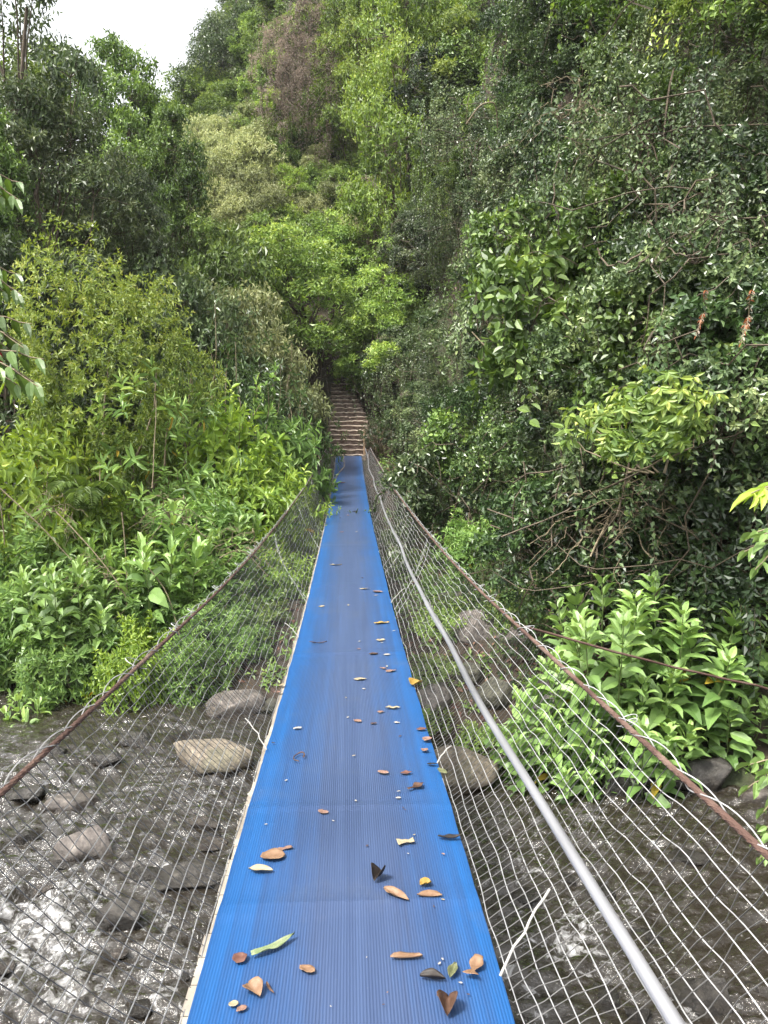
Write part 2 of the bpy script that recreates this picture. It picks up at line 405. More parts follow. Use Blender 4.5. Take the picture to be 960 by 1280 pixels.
def make_leafy_stems(seed, name, nst=14, Wd=1.4, H=1.2, leaf=.22, wr=.46, mat=None, tone=.5, nodes=9, yellow=2, lean=.35, tmpl=10):
    """upright stems carrying opposite pairs of big toothed leaves, small ones crowded at the tip"""
    rng = np.random.default_rng(seed)
    mb = MB(); sb = MB()
    for s in range(nst):
        a = s*2.39996; r0 = Wd*.16*math.sqrt(s/nst); r1 = Wd*.5*math.sqrt((s+.5)/nst)
        b = np.array([r0*math.cos(a), r0*math.sin(a), -.1])
        h = H*rng.uniform(.62, 1.0)*(1-.25*(s/nst))
        e = np.array([r1*math.cos(a), r1*math.sin(a), h])+rng.normal(0, .04, 3)
        p = curve(b, e, (lean*(e[0]-b[0])*.3, lean*(e[1]-b[1])*.3, 0), rng, 10, .008)
        sb.tube(p, np.linspace(.011, .005, 10), 5, cap=False)
        f = np.linspace(.30, 1, nodes)**.85
        for j, ff in enumerate(f):
            x = ff*9; i0 = min(8, int(x)); pt = p[i0]*(1-(x-i0))+p[i0+1]*(x-i0)
            A = unit(p[i0+1]-p[i0])
            young = j/(nodes-1)
            cnt = 2 if young < .75 else 4
            for c in range(cnt):
                ph = (j % 2)*PI/2+c*2*PI/cnt+rng.normal(0, .25)
                th = math.radians(82-45*young**2+rng.normal(0, 8))
                U = unit(np.cross(A, [1, .2, .1])); V = np.cross(A, U)
                R = math.cos(ph)*U+math.sin(ph)*V
                d = math.cos(th)*A+math.sin(th)*R; n_ = math.sin(th)*A-math.cos(th)*R+rng.normal(0, .15, 3)
                LL = leaf*(1.05-.55*young**2.2)*rng.uniform(.8, 1.15)
                st = pt+R*.025
                add_leaves(mb, st[None], d[None], n_[None], LL, wr*rng.uniform(.9, 1.1), np.clip(tone-.15+.38*young+rng.normal(0, .08), 0, 1),
                           tmpl=tmpl, curl=.22+.1*rng.random(), mat=(1 if (yellow and young < .35 and rng.random() < yellow*.03) else 0))
    return dict(name=name, cat='plant', parts=[('foliage', kind_mesh(mb, 'foliage', [mat, L_YELLOW])), ('stem', kind_mesh(sb, 'stem', [STEMG]))])

def make_spray(seed, name, nbr=12, R=1.0, leaf=.13, wr=.45, mat=None, mat2=None, tone=.5, per=16, droop=.9, twig=None, tmpl=6, dirv=(0, -1, .15), fan=1.0, two=.0):
    """a branching spray: twigs fan out from one point with leaves hanging both sides"""
    rng = np.random.default_rng(seed)
    mb = MB(); sb = MB(); dirv = unit(np.array(dirv, float))
    for b in range(nbr):
        d = unit(dirv+rng.normal(0, .55*fan, 3)*np.array([1, .7, .8]))
        L = R*rng.uniform(.55, 1.1)
        p = curve((0, 0, 0), d*L+np.array([0, 0, -.12*L]), (0, 0, .12*L), rng, 9, .015)
        sb.tube(p, np.linspace(.008, .0025, 9), 4, cap=False)
        for j in range(per):
            ff = .25+.75*(j+.5)/per; x = ff*8; i0 = min(7, int(x)); pt = p[i0]*(1-(x-i0))+p[i0+1]*(x-i0)
            A = unit(p[i0+1]-p[i0]); S = unit(np.cross(A, [0, 0, 1.]))
            dd = A*.5+S*(1 if j % 2 else -1)*.75+np.array([0, 0, -droop])+rng.normal(0, .25, 3)
            nn = np.array([0, 0, 1.])+S*(1 if j % 2 else -1)*.5+rng.normal(0, .3, 3)-A*.3
            add_leaves(mb, pt[None], dd[None], nn[None], leaf*rng.uniform(.7, 1.2), wr, np.clip(tone+.35*(ff-.6)+rng.normal(0, .1), 0, 1),
                       tmpl=tmpl, mat=1 if rng.random() < two else 0)
    return dict(name=name, cat='branch', parts=[('foliage', kind_mesh(mb, 'foliage', [mat, mat2 or mat])), ('stem', kind_mesh(sb, 'stem', [twig or TWIG]))])

def make_fern(seed, name, nfr=11, L=.9, mat=None):
    rng = np.random.default_rng(seed); mb = MB(); sb = MB()
    for f in range(nfr):
        a = f*2.39996; e = np.array([math.cos(a)*L*.8, math.sin(a)*L*.8, L*rng.uniform(.15, .5)])
        p = curve((0, 0, 0), e, (0, 0, L*.35), rng, 16, .004)
        sb.tube(p, np.linspace(.006, .002, 16), 4, cap=False)
        for j in range(1, 16):
            A = unit(p[j]-p[j-1]); S = unit(np.cross(A, [0, 0, 1.]))
            for sgn in (-1, 1):
                ll = L*.30*math.sin(PI*(.12+.86*j/16))
                for u_ in (0, .5):
                    pt = p[j]*(1-u_)+p[j-1]*u_
                    add_leaves(mb, pt[None], (S*sgn+A*.45-np.array([0, 0, .15]))[None], np.array([[0, 0, 1.]]), ll, .16, np.clip(.5+rng.normal(0, .1), 0, 1), tmpl=4)
    return dict(name=name, cat='fern', parts=[('frond', kind_mesh(mb, 'frond', [mat])), ('stem', kind_mesh(sb, 'stem', [STEMG]))])

def make_twigs(seed, name, n=9, R=1.5, mat=None, droop=.3, rad=.012):
    rng = np.random.default_rng(seed); sb = MB()
    for i in range(n):
        d = unit(rng.normal(0, 1, 3)*np.array([1, .5, .6])+np.array([0, -.4, .3]))
        L = R*rng.uniform(.4, 1.1)
        p = curve((0, 0, 0), d*L+np.array([0, 0, -droop*L]), (rng.normal(0, .2), 0, .3*L), rng, 10, .05)
        sb.tube(p, np.linspace(rad, rad*.25, 10), 5)
        for b in range(3):
            j = rng.integers(3, 8)
            q = curve(p[j], p[j]+unit(rng.normal(0, 1, 3)+d)*L*.4, (0, 0, -.08*L), rng, 7, .06)
            sb.tube(q, np.linspace(rad*.5, rad*.15, 7), 4)
    return dict(name=name, cat='dead branch', parts=[('stem', kind_mesh(sb, 'stem', [mat or TWIG]))])

# ------------------------------------------------------------------ sky, light
w = D.worlds.new('World'); scene.world = w; w.use_nodes = True
nt = w.node_tree; nt.nodes.clear()
sky = nt.nodes.new('ShaderNodeTexSky'); sky.sky_type = 'NISHITA'; sky.sun_disc = False
SUN_EL, SUN_AZ = math.radians(56), math.radians(-128)        # azimuth from +Y towards +X
sky.sun_elevation = SUN_EL; sky.sun_rotation = SUN_AZ; sky.dust_density = 4; sky.air_density = 1.2
hs = nt.nodes.new('ShaderNodeHueSaturation'); hs.inputs['Saturation'].default_value = .12; hs.inputs['Value'].default_value = 1.0
bg = nt.nodes.new('ShaderNodeBackground'); bg.inputs['Strength'].default_value = .095
wo = nt.nodes.new('ShaderNodeOutputWorld')
nt.links.new(sky.outputs[0], hs.inputs['Color']); nt.links.new(hs.outputs[0], bg.inputs['Color']); nt.links.new(bg.outputs[0], wo.inputs['Surface'])
sd = D.lights.new('sun', 'SUN'); sd.energy = 1.5; sd.angle = math.radians(10); sd.color = (1, .95, .86)
sun = D.objects.new('sun', sd); COL.objects.link(sun)
sv = Vector((math.sin(SUN_AZ)*math.cos(SUN_EL), math.cos(SUN_AZ)*math.cos(SUN_EL), math.sin(SUN_EL)))
sun.rotation_euler = sv.to_track_quat('Z', 'Y').to_euler()
sun.location = sv*50
scene.view_settings.view_transform = 'Standard'; scene.view_settings.look = 'None'
scene.view_settings.exposure = 2.35; scene.view_settings.gamma = 1
cy = scene.cycles
cy.max_bounces = 6; cy.diffuse_bounces = 3; cy.glossy_bounces = 2; cy.transmission_bounces = 4; cy.transparent_max_bounces = 6
cy.caustics_reflective = False; cy.caustics_refractive = False
cy.use_denoising = True

# ------------------------------------------------------------------ ground, stream
def grid_mesh(x0, x1, nx, y0, y1, ny, f, warp=None):
    xs = np.linspace(x0, x1, nx); ys = np.linspace(y0, y1, ny) if warp is None else warp
    ny = len(ys)
    X, Y = np.meshgrid(xs, ys); Z = f(X, Y)
    v = np.stack([X, Y, Z], -1).reshape(-1, 3)
    i = np.arange(ny-1)[:, None]*nx; j = np.arange(nx-1)[None]
    q = np.stack([i+j, i+j+1, i+nx+j+1, i+nx+j], -1).reshape(-1, 4)
    return v, q
ys = np.concatenate([np.arange(-8, 34, .22), np.arange(34, 140, .8)])
v, q = grid_mesh(-60, 50, 420, 0, 0, 0, lambda X, Y: T(X, Y), warp=ys)
g = NT('forest_floor'); tc = g.n('TexCoord')
n1 = g.noise(.7, 8, tc.outputs['Object'], .65); n2 = g.noise(6, 8, tc.outputs['Object'], .7)
r1 = g.ramp(n1.outputs['Fac'], [(.35, (.026, .019, .012)), (.5, (.046, .034, .022)), (.62, (.030, .042, .015))])
r2 = g.ramp(n2.outputs['Fac'], [(.3, (.35, .32, .28)), (.7, (1.3, 1.2, 1.1))])
mx = g.n('MixRGB'); mx.blend_type = 'MULTIPLY'; mx.inputs['Fac'].default_value = .8
g.l(r1.outputs[0], mx.inputs[1]); g.l(r2.outputs[0], mx.inputs[2])
p = g.n('BsdfPrincipled'); g.l(mx.outputs[0], p.inputs['Base Color']); p.inputs['Roughness'].default_value = .9
b = g.n('Bump'); b.inputs['Strength'].default_value = .9; b.inputs['Distance'].default_value = .08
g.l(n2.outputs['Fac'], b.inputs['Height']); g.l(b.outputs[0], p.inputs['Normal'])
GROUND = g.surf(p.outputs[0])
me = mesh_from('ground', v, [(q, 0)], [GROUND], smooth=True)
tag(obj_from('ground', me), kind='structure')

# water surface: rippled mesh
def water_h(X, Y):
    fl = .35*X-.0*Y
    wx = X+.25*vnoise(X*1.3, Y*1.3, 5); wy = Y+.25*vnoise(X*1.3, Y*1.3, 9)
    a = 1-abs(fbm(wx*2.2, wy*3.2, 1, 3))*2
    b_ = 1-abs(fbm(wx*4.2+3, wy*8.5, 2, 3))*2
    c = 1-abs(fbm(wx*11, wy*17, 3, 2))*2
    rough = 1.1+.5*sstep(9, 6, Y+.15*X)+.6*vnoise(X*.9, Y*.9, 11)
    rough = np.clip(rough, .45, 1.9)
    return WATER+rough*(.036*a+.030*b_+.014*c)+.05*sstep(6, 4, Y)*fbm(X*.9, Y*.9, 6, 2)-.05
v, q = grid_mesh(-9, 9, 600, 1.5, 13, 480, water_h)
x_, y_ = v[:, 0], v[:, 1]
foam = np.zeros(len(v))
def foam_at(px, py, R, s):
    c = ray(px, py); c = c*(WATER/c[2])
    return s*np.exp(-((x_-c[0])**2+(y_-c[1])**2)/R**2)
for a in [(60, 1150, .55, .9), (40, 1190, .5, .8), (200, 1095, .22, .8), (100, 1240, .35, .7), (710, 1180, .3, .9), (735, 1150, .25, .8), (205, 1150, .2, .6), (880, 990, .35, .4),
          (200, 1230, .5, .45), (680, 1090, .5, .35), (250, 1010, .5, .35), (640, 1240, .3, .5), (150, 980, .4, .3), (860, 1250, .3, .6)]:
    foam = np.maximum(foam, foam_at(*a))
m = NT('stream_water'); tc = m.n('TexCoord')
fa = m.n('Attribute'); fa.attribute_name = 'foam'
nz = m.noise(9, 8, tc.outputs['Object'], .7, .6)
ad = m.n('Math', operation='MULTIPLY_ADD'); m.l(fa.outputs['Fac'], ad.inputs[0]); ad.inputs[1].default_value = .21; m.l(nz.outputs['Fac'], ad.inputs[2])
fr = m.ramp(ad.outputs[0], [(.64, (0, 0, 0)), (.88, (.6, .6, .6))])
nb = m.noise(26, 4, tc.outputs['Object'], .6, 1.2)
bp = m.n('Bump'); bp.inputs['Strength'].default_value = .8; bp.inputs['Distance'].default_value = .02; m.l(nb.outputs['Fac'], bp.inputs['Height'])
gl = m.n('BsdfGlossy'); gl.inputs['Roughness'].default_value = .06; gl.inputs['Color'].default_value = (1, 1, 1, 1); m.l(bp.outputs[0], gl.inputs['Normal'])
tp = m.n('BsdfTransparent'); tp.inputs['Color'].default_value = (.25, .22, .15, 1)
df = m.n('BsdfDiffuse'); df.inputs['Color'].default_value = (.052, .042, .030, 1)
m1 = m.n('MixShader'); m1.inputs['Fac'].default_value = .35; m.l(tp.outputs[0], m1.inputs[1]); m.l(df.outputs[0], m1.inputs[2])
fn = m.n('Fresnel'); fn.inputs['IOR'].default_value = 1.6; m.l(bp.outputs[0], fn.inputs['Normal'])
m2 = m.n('MixShader'); m.l(fn.outputs[0], m2.inputs['Fac']); m.l(m1.outputs[0], m2.inputs[1]); m.l(gl.outputs[0], m2.inputs[2])
fo = m.n('BsdfDiffuse'); fo.inputs['Color'].default_value = (.8, .8, .8, 1)
m3 = m.n('MixShader'); m.l(fr.outputs[0], m3.inputs['Fac']); m.l(m2.outputs[0], m3.inputs[1]); m.l(fo.outputs[0], m3.inputs[2])
WATERM = m.surf(m3.outputs[0])
me = mesh_from('stream_water', v, [(q, 0)], [WATERM], {'foam': foam}, smooth=True)
tag(obj_from('stream_water', me), kind='structure')

# rocks
def rockmat(name, stops, rough, moss=.0):
    m = NT(name); tc = m.n('TexCoord'); co = tc.outputs['Object']
    n1 = m.noise(2.5, 8, co, .7, .5); n2 = m.noise(15, 8, co, .8); n3 = m.noise(1.3, 4, co, .6); n4 = m.noise(7, 8, co, .8, 1.5)
    r = m.ramp(n1.outputs['Fac'], stops); r2 = m.ramp(n2.outputs['Fac'], [(.36, (.25, .25, .24)), (.5, (1, 1, 1)), (.64, (1.8, 1.8, 1.7))])
    mx = m.n('MixRGB'); mx.blend_type = 'MULTIPLY'; mx.inputs['Fac'].default_value = .85; m.l(r.outputs[0], mx.inputs[1]); m.l(r2.outputs[0], mx.inputs[2])
    mr = m.ramp(n3.outputs['Fac'], [(.55, (0, 0, 0)), (.62, (moss, moss, moss))]); mm = m.n('MixRGB'); m.l(mr.outputs[0], mm.inputs['Fac']); m.l(mx.outputs[0], mm.inputs[1]); mm.inputs[2].default_value = (.035, .05, .015, 1)
    gm = m.n('NewGeometry'); sp = m.n('SeparateXYZ'); m.l(gm.outputs['Position'], sp.inputs[0])
    wz = m.n('MapRange'); wz.inputs['From Min'].default_value = WATER+.05; wz.inputs['From Max'].default_value = WATER+.14; m.l(sp.outputs['Z'], wz.inputs['Value'])
    wet = m.n('MixRGB'); wet.blend_type = 'MULTIPLY'; wet.inputs[2].default_value = (.35, .33, .30, 1); iv = m.n('Math', operation='SUBTRACT'); iv.inputs[0].default_value = 1; m.l(wz.outputs[0], iv.inputs[1])
    m.l(iv.outputs[0], wet.inputs['Fac']); m.l(mm.outputs[0], wet.inputs[1])
    p = m.n('BsdfPrincipled'); m.l(wet.outputs[0], p.inputs['Base Color'])
    rr = m.n('MapRange'); rr.inputs['To Min'].default_value = .15; rr.inputs['To Max'].default_value = rough; m.l(wz.outputs[0], rr.inputs['Value']); m.l(rr.outputs[0], p.inputs['Roughness'])
    b = m.n('Bump'); b.inputs['Strength'].default_value = .9; b.inputs['Distance'].default_value = .035; m.l(n4.outputs['Fac'], b.inputs['Height']); m.l(b.outputs[0], p.inputs['Normal'])
    return m.surf(p.outputs[0])
ROCK = rockmat('river_rock', [(.3, (.09, .075, .055)), (.5, (.18, .15, .115)), (.7, (.30, .26, .20))], .75, .4)
ROCKP = rockmat('purple_grey_rock', [(.3, (.05, .043, .040)), (.5, (.125, .108, .098)), (.7, (.23, .205, .185))], .5)
ROCKD = rockmat('wet_dark_rock', [(.3, (.020, .018, .016)), (.5, (.05, .045, .04)), (.7, (.10, .09, .08))], .28)
ROCKM = rockmat('mossy_rock', [(.3, (.03, .030, .020)), (.5, (.07, .068, .05)), (.7, (.13, .12, .09))], .85, .8)
import bmesh
def ico(sub):
    bm = bmesh.new(); bmesh.ops.create_icosphere(bm, subdivisions=sub, radius=1)
    v = np.array([x.co[:] for x in bm.verts]); f = np.array([[y.index for y in x.verts] for x in bm.faces]); bm.free(); return v, f
ICO_V, ICO_F = ico(4)
def rock(name, c, sz, seed, mat, label, group=None, rz=0):
    r = 1+.42*fbm(ICO_V[:, 0]*.9+seed*3.1, ICO_V[:, 1]*.9, ICO_V[:, 2]*.9, 4)+.05*fbm(ICO_V[:, 0]*4+seed, ICO_V[:, 1]*4, ICO_V[:, 2]*4, 2)
    rng = np.random.default_rng(seed); v = ICO_V*r[:, None]
    for k in range(9):   # broken flat faces
        n = unit(rng.normal(0, 1, 3)+np.array([0, 0, .3])); d = rng.uniform(.48, .78)
        ex = np.maximum(0, v@n-d); v = v-ex[:, None]*n*.95
    v = v*np.array(sz)
    me = mesh_from('rock', v, [(ICO_F, 0)], [mat], smooth=True)
    o = obj_from(name, me, loc=tuple(c)); o.rotation_euler = (0, 0, rz)
    return tag(o, label, 'rock', group)
def rock_px(px, py, wpx, hratio, seed, mat, label, z=None, name='boulder', dr=.8, group=None, rz=0):
    """centre of the waterline at pixel; width in pixels"""
    zz = WATER if z is None else z
    c = ray(px, py); c = c*(zz/c[2]); d = c[1]
    w_ = wpx/F0*d/2
    return rock(name, (c[0], c[1]+w_*dr*.3, zz+w_*hratio*.35), (w_*1.2, w_*dr*1.2, w_*hratio*1.35), seed, mat, label, group, rz)
rock_px(262, 958, 105, .42, 1, ROCK, 'large tan boulder with a flat sunlit top in the stream left of the mat')
rock_px(110, 1075, 72, .75, 2, ROCKP, 'rounded purple-grey rock standing in the rapids at far left')
rock_px(92, 1010, 58, .45, 3, ROCKP, 'low pinkish grey rock in the stream behind the rounded purple one', rz=.5)
rock_px(285, 888, 82, .30, 4, ROCKP, 'long low grey rock at the foot of the far bank behind the tan boulder')
rock_px(150, 1160, 70, .55, 5, ROCKD, 'wet dark rock awash beside the white rapids at lower left')
rock_px(235, 1105, 80, .45, 6, ROCKD, 'wet dark flat rock nearest the left edge of the blue mat')
rock_px(180, 1100, 40, .4, 7, ROCKD, 'small wet dark rock under white spray between two larger ones')
rock_px(60, 945, 40, .5, 8, ROCKD, 'small dark rock in shade by the left bank', name='stone')
rock_px(165, 930, 36, .5, 9, ROCKD, 'small dark grey stone left of the tan boulder', name='stone')
rock_px(130, 955, 46, .4, 10, ROCKD, 'wet dark stone breaking the ripples above the pinkish rock', name='stone')
rock_px(885, 1255, 80, .6, 11, ROCKD, 'wet reddish brown rock with water breaking over it at lower right')
rock_px(800, 1275, 40, .5, 12, ROCKD, 'small dark wet stone in the foam right of the steel pipe', name='stone')
rock_px(570, 968, 90, .6, 13, ROCK, 'tan boulder on the bank beside the right edge of the mat', z=-3.2)
rock_px(655, 850, 90, .6, 14, ROCK, 'pale grey boulder on the dark bank beyond the steel pipe', z=-3.0)
rock_px(590, 830, 70, .6, 15, ROCKP, 'grey boulder on the shaded bank close to the mat edge', z=-3.0)
rock_px(710, 810, 60, .7, 16, ROCKM, 'mossy stone under the dark creepers behind the leafy plants', z=-2.9)
rock_px(85, 852, 60, .5, 17, ROCKM, 'mossy boulder half hidden under the left bank shrubs', z=-3.2)
rock_px(150, 822, 55, .5, 18, ROCKM, 'greenish boulder under the shrubs where the rusty cable crosses', z=-3.0)
rock_px(770, 990, 90, .5, 19, ROCKD, 'dark shaded rock under the big leafy plants at the water edge')
rock_px(880, 985, 80, .6, 20, ROCKD, 'dark rock in the shade right of the leafy plants')
rock_px(30, 1000, 50, .4, 21, ROCKD, 'low dark stone at the left edge of the photo', name='stone')
rng = np.random.default_rng(78)
for i in range(26):
    px = rng.uniform(-20, 300); py = rng.uniform(950, 1280); w_ = rng.uniform(14, 40)
    rock_px(px, py, w_, rng.uniform(.25, .45), 200+i, [ROCKD, ROCKD, ROCKP][i % 3], 'small wet cobble barely breaking the rapids left of the mat', name='cobble', group='wet cobbles in the rapids', rz=rng.uniform(0, 3))
for i in range(9):
    px = rng.uniform(640, 960); py = rng.uniform(1010, 1270); w_ = rng.uniform(18, 50)
    rock_px(px, py, w_, rng.uniform(.2, .35), 240+i, ROCKD, 'small wet cobble barely breaking the water right of the mat', name='cobble', group='wet cobbles right of the mat', rz=rng.uniform(0, 3))
for i, (px, py, w_) in enumerate([(600, 790, 60), (560, 760, 50), (620, 870, 55), (540, 880, 50), (680, 880, 70), (585, 845, 40), (640, 800, 45)]):
    c_ = hit(px, py); r_w = w_/F0*c_[1]/2
    rock('boulder', (c_[0], c_[1], c_[2]+r_w*.2), (r_w*1.2, r_w, r_w*.8), 260+i, [ROCKP, ROCKD, ROCKM][i % 3], 'dim rock half sunk in the shaded bank between mat and right cable', 'rocks on the shaded right bank', rng.uniform(0, 3))
rng = np.random.default_rng(77)
for i in range(40):
    x = rng.uniform(-6, 5.5); y = float(bank_edge(x))+rng.uniform(-2.2, .7)
    s = rng.uniform(.07, .2)
    rock('pebble', (x, y, float(T(x, y))+s*.35), (s*1.2, s, s*.7), 100+i, [ROCKD, ROCKM, ROCKP][i % 3],
         'fist-sized stone at the shaded foot of the far bank', 'small stones along the water edge')

# ------------------------------------------------------------------ the footbridge
DZ = np.array([(-3, -1.36), (0, -1.50), (2, -1.56), (3.4, -1.585), (4.3, -1.61), (5.8, -1.65), (8, -1.64), (10.8, -1.57), (14, -1.47), (17, -1.33), (22.3, -.90), (25, -.55), (27.1, -.27)])
CZ = np.array([(-3, -.62), (0, -.80), (1.6, -.85), (3.3, -.90), (5, -.95), (7, -.96), (10, -.92), (15, -.74), (20, -.42), (27.1, .02)])
def smooth_interp(tab, n=7):
    yy = np.linspace(tab[0, 0], tab[-1, 0], 400); zz = np.interp(yy, tab[:, 0], tab[:, 1])
    for _ in range(60): zz[1:-1] = (zz[:-2]+zz[1:-1]*2+zz[2:])/4
    return lambda y: np.interp(y, yy, zz)
deck_z = smooth_interp(DZ); cab_z = smooth_interp(CZ)
HW = .45
def cab_x(y): return .87-.13*sstep(8, 27, y)
Y0, Y1 = -2.5, 27.05

def matte(name, col, rough=.5, metallic=0., spec=.5):
    m = NT(name); p = m.n('BsdfPrincipled'); p.inputs['Base Color'].default_value = (*col, 1)
    p.inputs['Roughness'].default_value = rough; p.inputs['Metallic'].default_value = metallic; p.inputs['Specular IOR Level'].default_value = spec
    return m.surf(p.outputs[0])
# ribbed blue matting; the walked-on middle is duller and dusty
m = NT('blue_ribbed_matting'); tc = m.n('TexCoord'); co = tc.outputs['Object']
sx = m.n('SeparateXYZ'); m.l(co, sx.inputs[0])
stv = m.n('Mapping'); stv.inputs['Scale'].default_value = (30, .5, 1); m.l(co, stv.inputs['Vector'])
streak = m.noise(1.0, 5, stv.outputs['Vector'], .6)
blot = m.noise(2.2, 5, co, .6)
ab = m.n('Math', operation='ABSOLUTE')
sh = m.n('Math', operation='ADD'); m.l(sx.outputs['X'], sh.inputs[0]); sh.inputs[1].default_value = -.015; m.l(sh.outputs[0], ab.inputs[0])
a1 = m.n('Math', operation='MULTIPLY_ADD'); m.l(blot.outputs['Fac'], a1.inputs[0]); a1.inputs[1].default_value = .22; m.l(ab.outputs[0], a1.inputs[2])
a2 = m.n('Math', operation='MULTIPLY_ADD'); m.l(streak.outputs['Fac'], a2.inputs[0]); a2.inputs[1].default_value = .22; m.l(a1.outputs[0], a2.inputs[2])
wear = m.ramp(a2.outputs[0], [(.34, (.040, .063, .130)), (.50, (.025, .063, .160)), (.64, (.012, .072, .215))])
mo = m.n('Math', operation='MULTIPLY'); m.l(streak.outputs['Fac'], mo.inputs[0]); mo.inputs[1].default_value = 1
vr = m.ramp(streak.outputs['Fac'], [(.3, (.80, .80, .82)), (.7, (1.15, 1.15, 1.13))])
mx = m.n('MixRGB'); mx.blend_type = 'MULTIPLY'; mx.inputs['Fac'].default_value = .8; m.l(wear.outputs[0], mx.inputs[1]); m.l(vr.outputs[0], mx.inputs[2])
dst = m.noise(60, 3, co, .7); dr_ = m.ramp(dst.outputs['Fac'], [(.68, (0, 0, 0)), (.78, (.5, .5, .5))])
mud = m.noise(1.1, 7, co, .7); mudr = m.ramp(mud.outputs['Fac'], [(.56, (0, 0, 0)), (.72, (.38, .38, .38))])
mxm = m.n('MixRGB'); m.l(mudr.outputs[0], mxm.inputs['Fac']); m.l(mx.outputs[0], mxm.inputs[1]); mxm.inputs[2].default_value = (.075, .085, .11, 1); mx = mxm
mx2 = m.n('MixRGB'); m.l(dr_.outputs[0], mx2.inputs['Fac']); m.l(mx.outputs[0], mx2.inputs[1]); mx2.inputs[2].default_value = (.10, .11, .13, 1)
p = m.n('BsdfPrincipled'); m.l(mx2.outputs[0], p.inputs['Base Color']); p.inputs['Roughness'].default_value = .42; p.inputs['Specular IOR Level'].default_value = .35
MATM = m.surf(p.outputs[0])

GALV = plain('galvanised_wire', [(.3, (.24, .24, .245)), (.7, (.42, .42, .42))], 12, .45, 0, metallic=.25, spec=.6)
GALVD = plain('dull_wire', [(.3, (.09, .088, .085)), (.7, (.17, .165, .16))], 8, .55, 0, metallic=.3)
RUST = plain('rusty_cable', [(.3, (.045, .024, .018)), (.5, (.085, .046, .035)), (.72, (.16, .11, .085))], 5, .75, .5, 60)
STEEL = plain('steel_pipe', [(.35, (.22, .22, .235)), (.65, (.36, .36, .38))], 10, .42, .1, metallic=.5, stretch=(1, .08, 1))
WOODP = plain('pale_board', [(.3, (.20, .17, .14)), (.7, (.40, .36, .30))], 6, .8, .4)
CORD = matte('white_cord', (.34, .33, .31), .7)

br = empty('suspension_bridge', (0, 0, 0))
tag(br, 'narrow suspension footbridge with wire mesh sides and a blue mat leading to earth steps', 'footbridge')
# matting: real ribs across its width
ribs = 96
xs = np.linspace(-HW, HW, ribs*2+1); hz = np.tile([0, .0011], ribs+1)[:ribs*2+1]
yy = np.concatenate([np.arange(Y0, 8, .05), np.arange(8, Y1, .15)])
rng = np.random.default_rng(5)
X, Y = np.meshgrid(xs, yy)
edge_wob = .006*fbm(yy*2.1, yy*0, 1, 3)[:, None]*np.sign(X)*(abs(X)/HW)**6
Z = deck_z(Y)+hz[None]+.0035*fbm(X*3, Y*1.3, 2, 3)-.010*(abs(X)/HW)**8*.8+.004*np.exp(-((Y-3.3)/.03)**2)
for sy in (9.1, 12.1, 16.5, 6.1, 20, 23.5, 2.55): Z = Z+.006*np.exp(-((Y-sy-.05*X)/.05)**2)
v = np.stack([X+edge_wob*1.0, Y, Z], -1).reshape(-1, 3); nx = len(xs)
i = np.arange(len(yy)-1)[:, None]*nx; j = np.arange(nx-1)[None]
q = np.stack([i+j, i+j+1, i+nx+j+1, i+nx+j], -1).reshape(-1, 4)
obj_from('mat', mesh_from('mat', v, [(q, 0)], [MATM]), br)
# boards under the mat
mb = MB(); rng = np.random.default_rng(8)
y = Y0
while y < Y1-.1:
    wd = rng.uniform(.10, .14); ex = rng.uniform(.006, .022); sh_ = rng.normal(0, .006)
    mb.box((sh_*.5-.011, y+wd/2, float(deck_z(y+wd/2))-.024), (HW+ex*.5, wd/2-.004, .014), rot=np.array([[1, 0, 0], [0, 1, 0], [0, 0, 1]]))
    y += wd
bd = mb.build('deck_boards', WOODP, br)
mb = MB()
for sx_ in (-.36, 0, .36):
    t = np.arange(Y0, Y1+.1, .5); mb.tube(np.stack([t*0+sx_, t, deck_z(t)-.055], -1), .015, 6)
mb.build('floor_cable', RUST, br)
for yb in np.arange(-2, 27, 1.5):
    mb = MB(); mb.tube([(-.47, yb, deck_z(yb)-.09), (.47, yb, deck_z(yb)-.09)], .028, 6); mb.build('crossbeam', RUST, br)

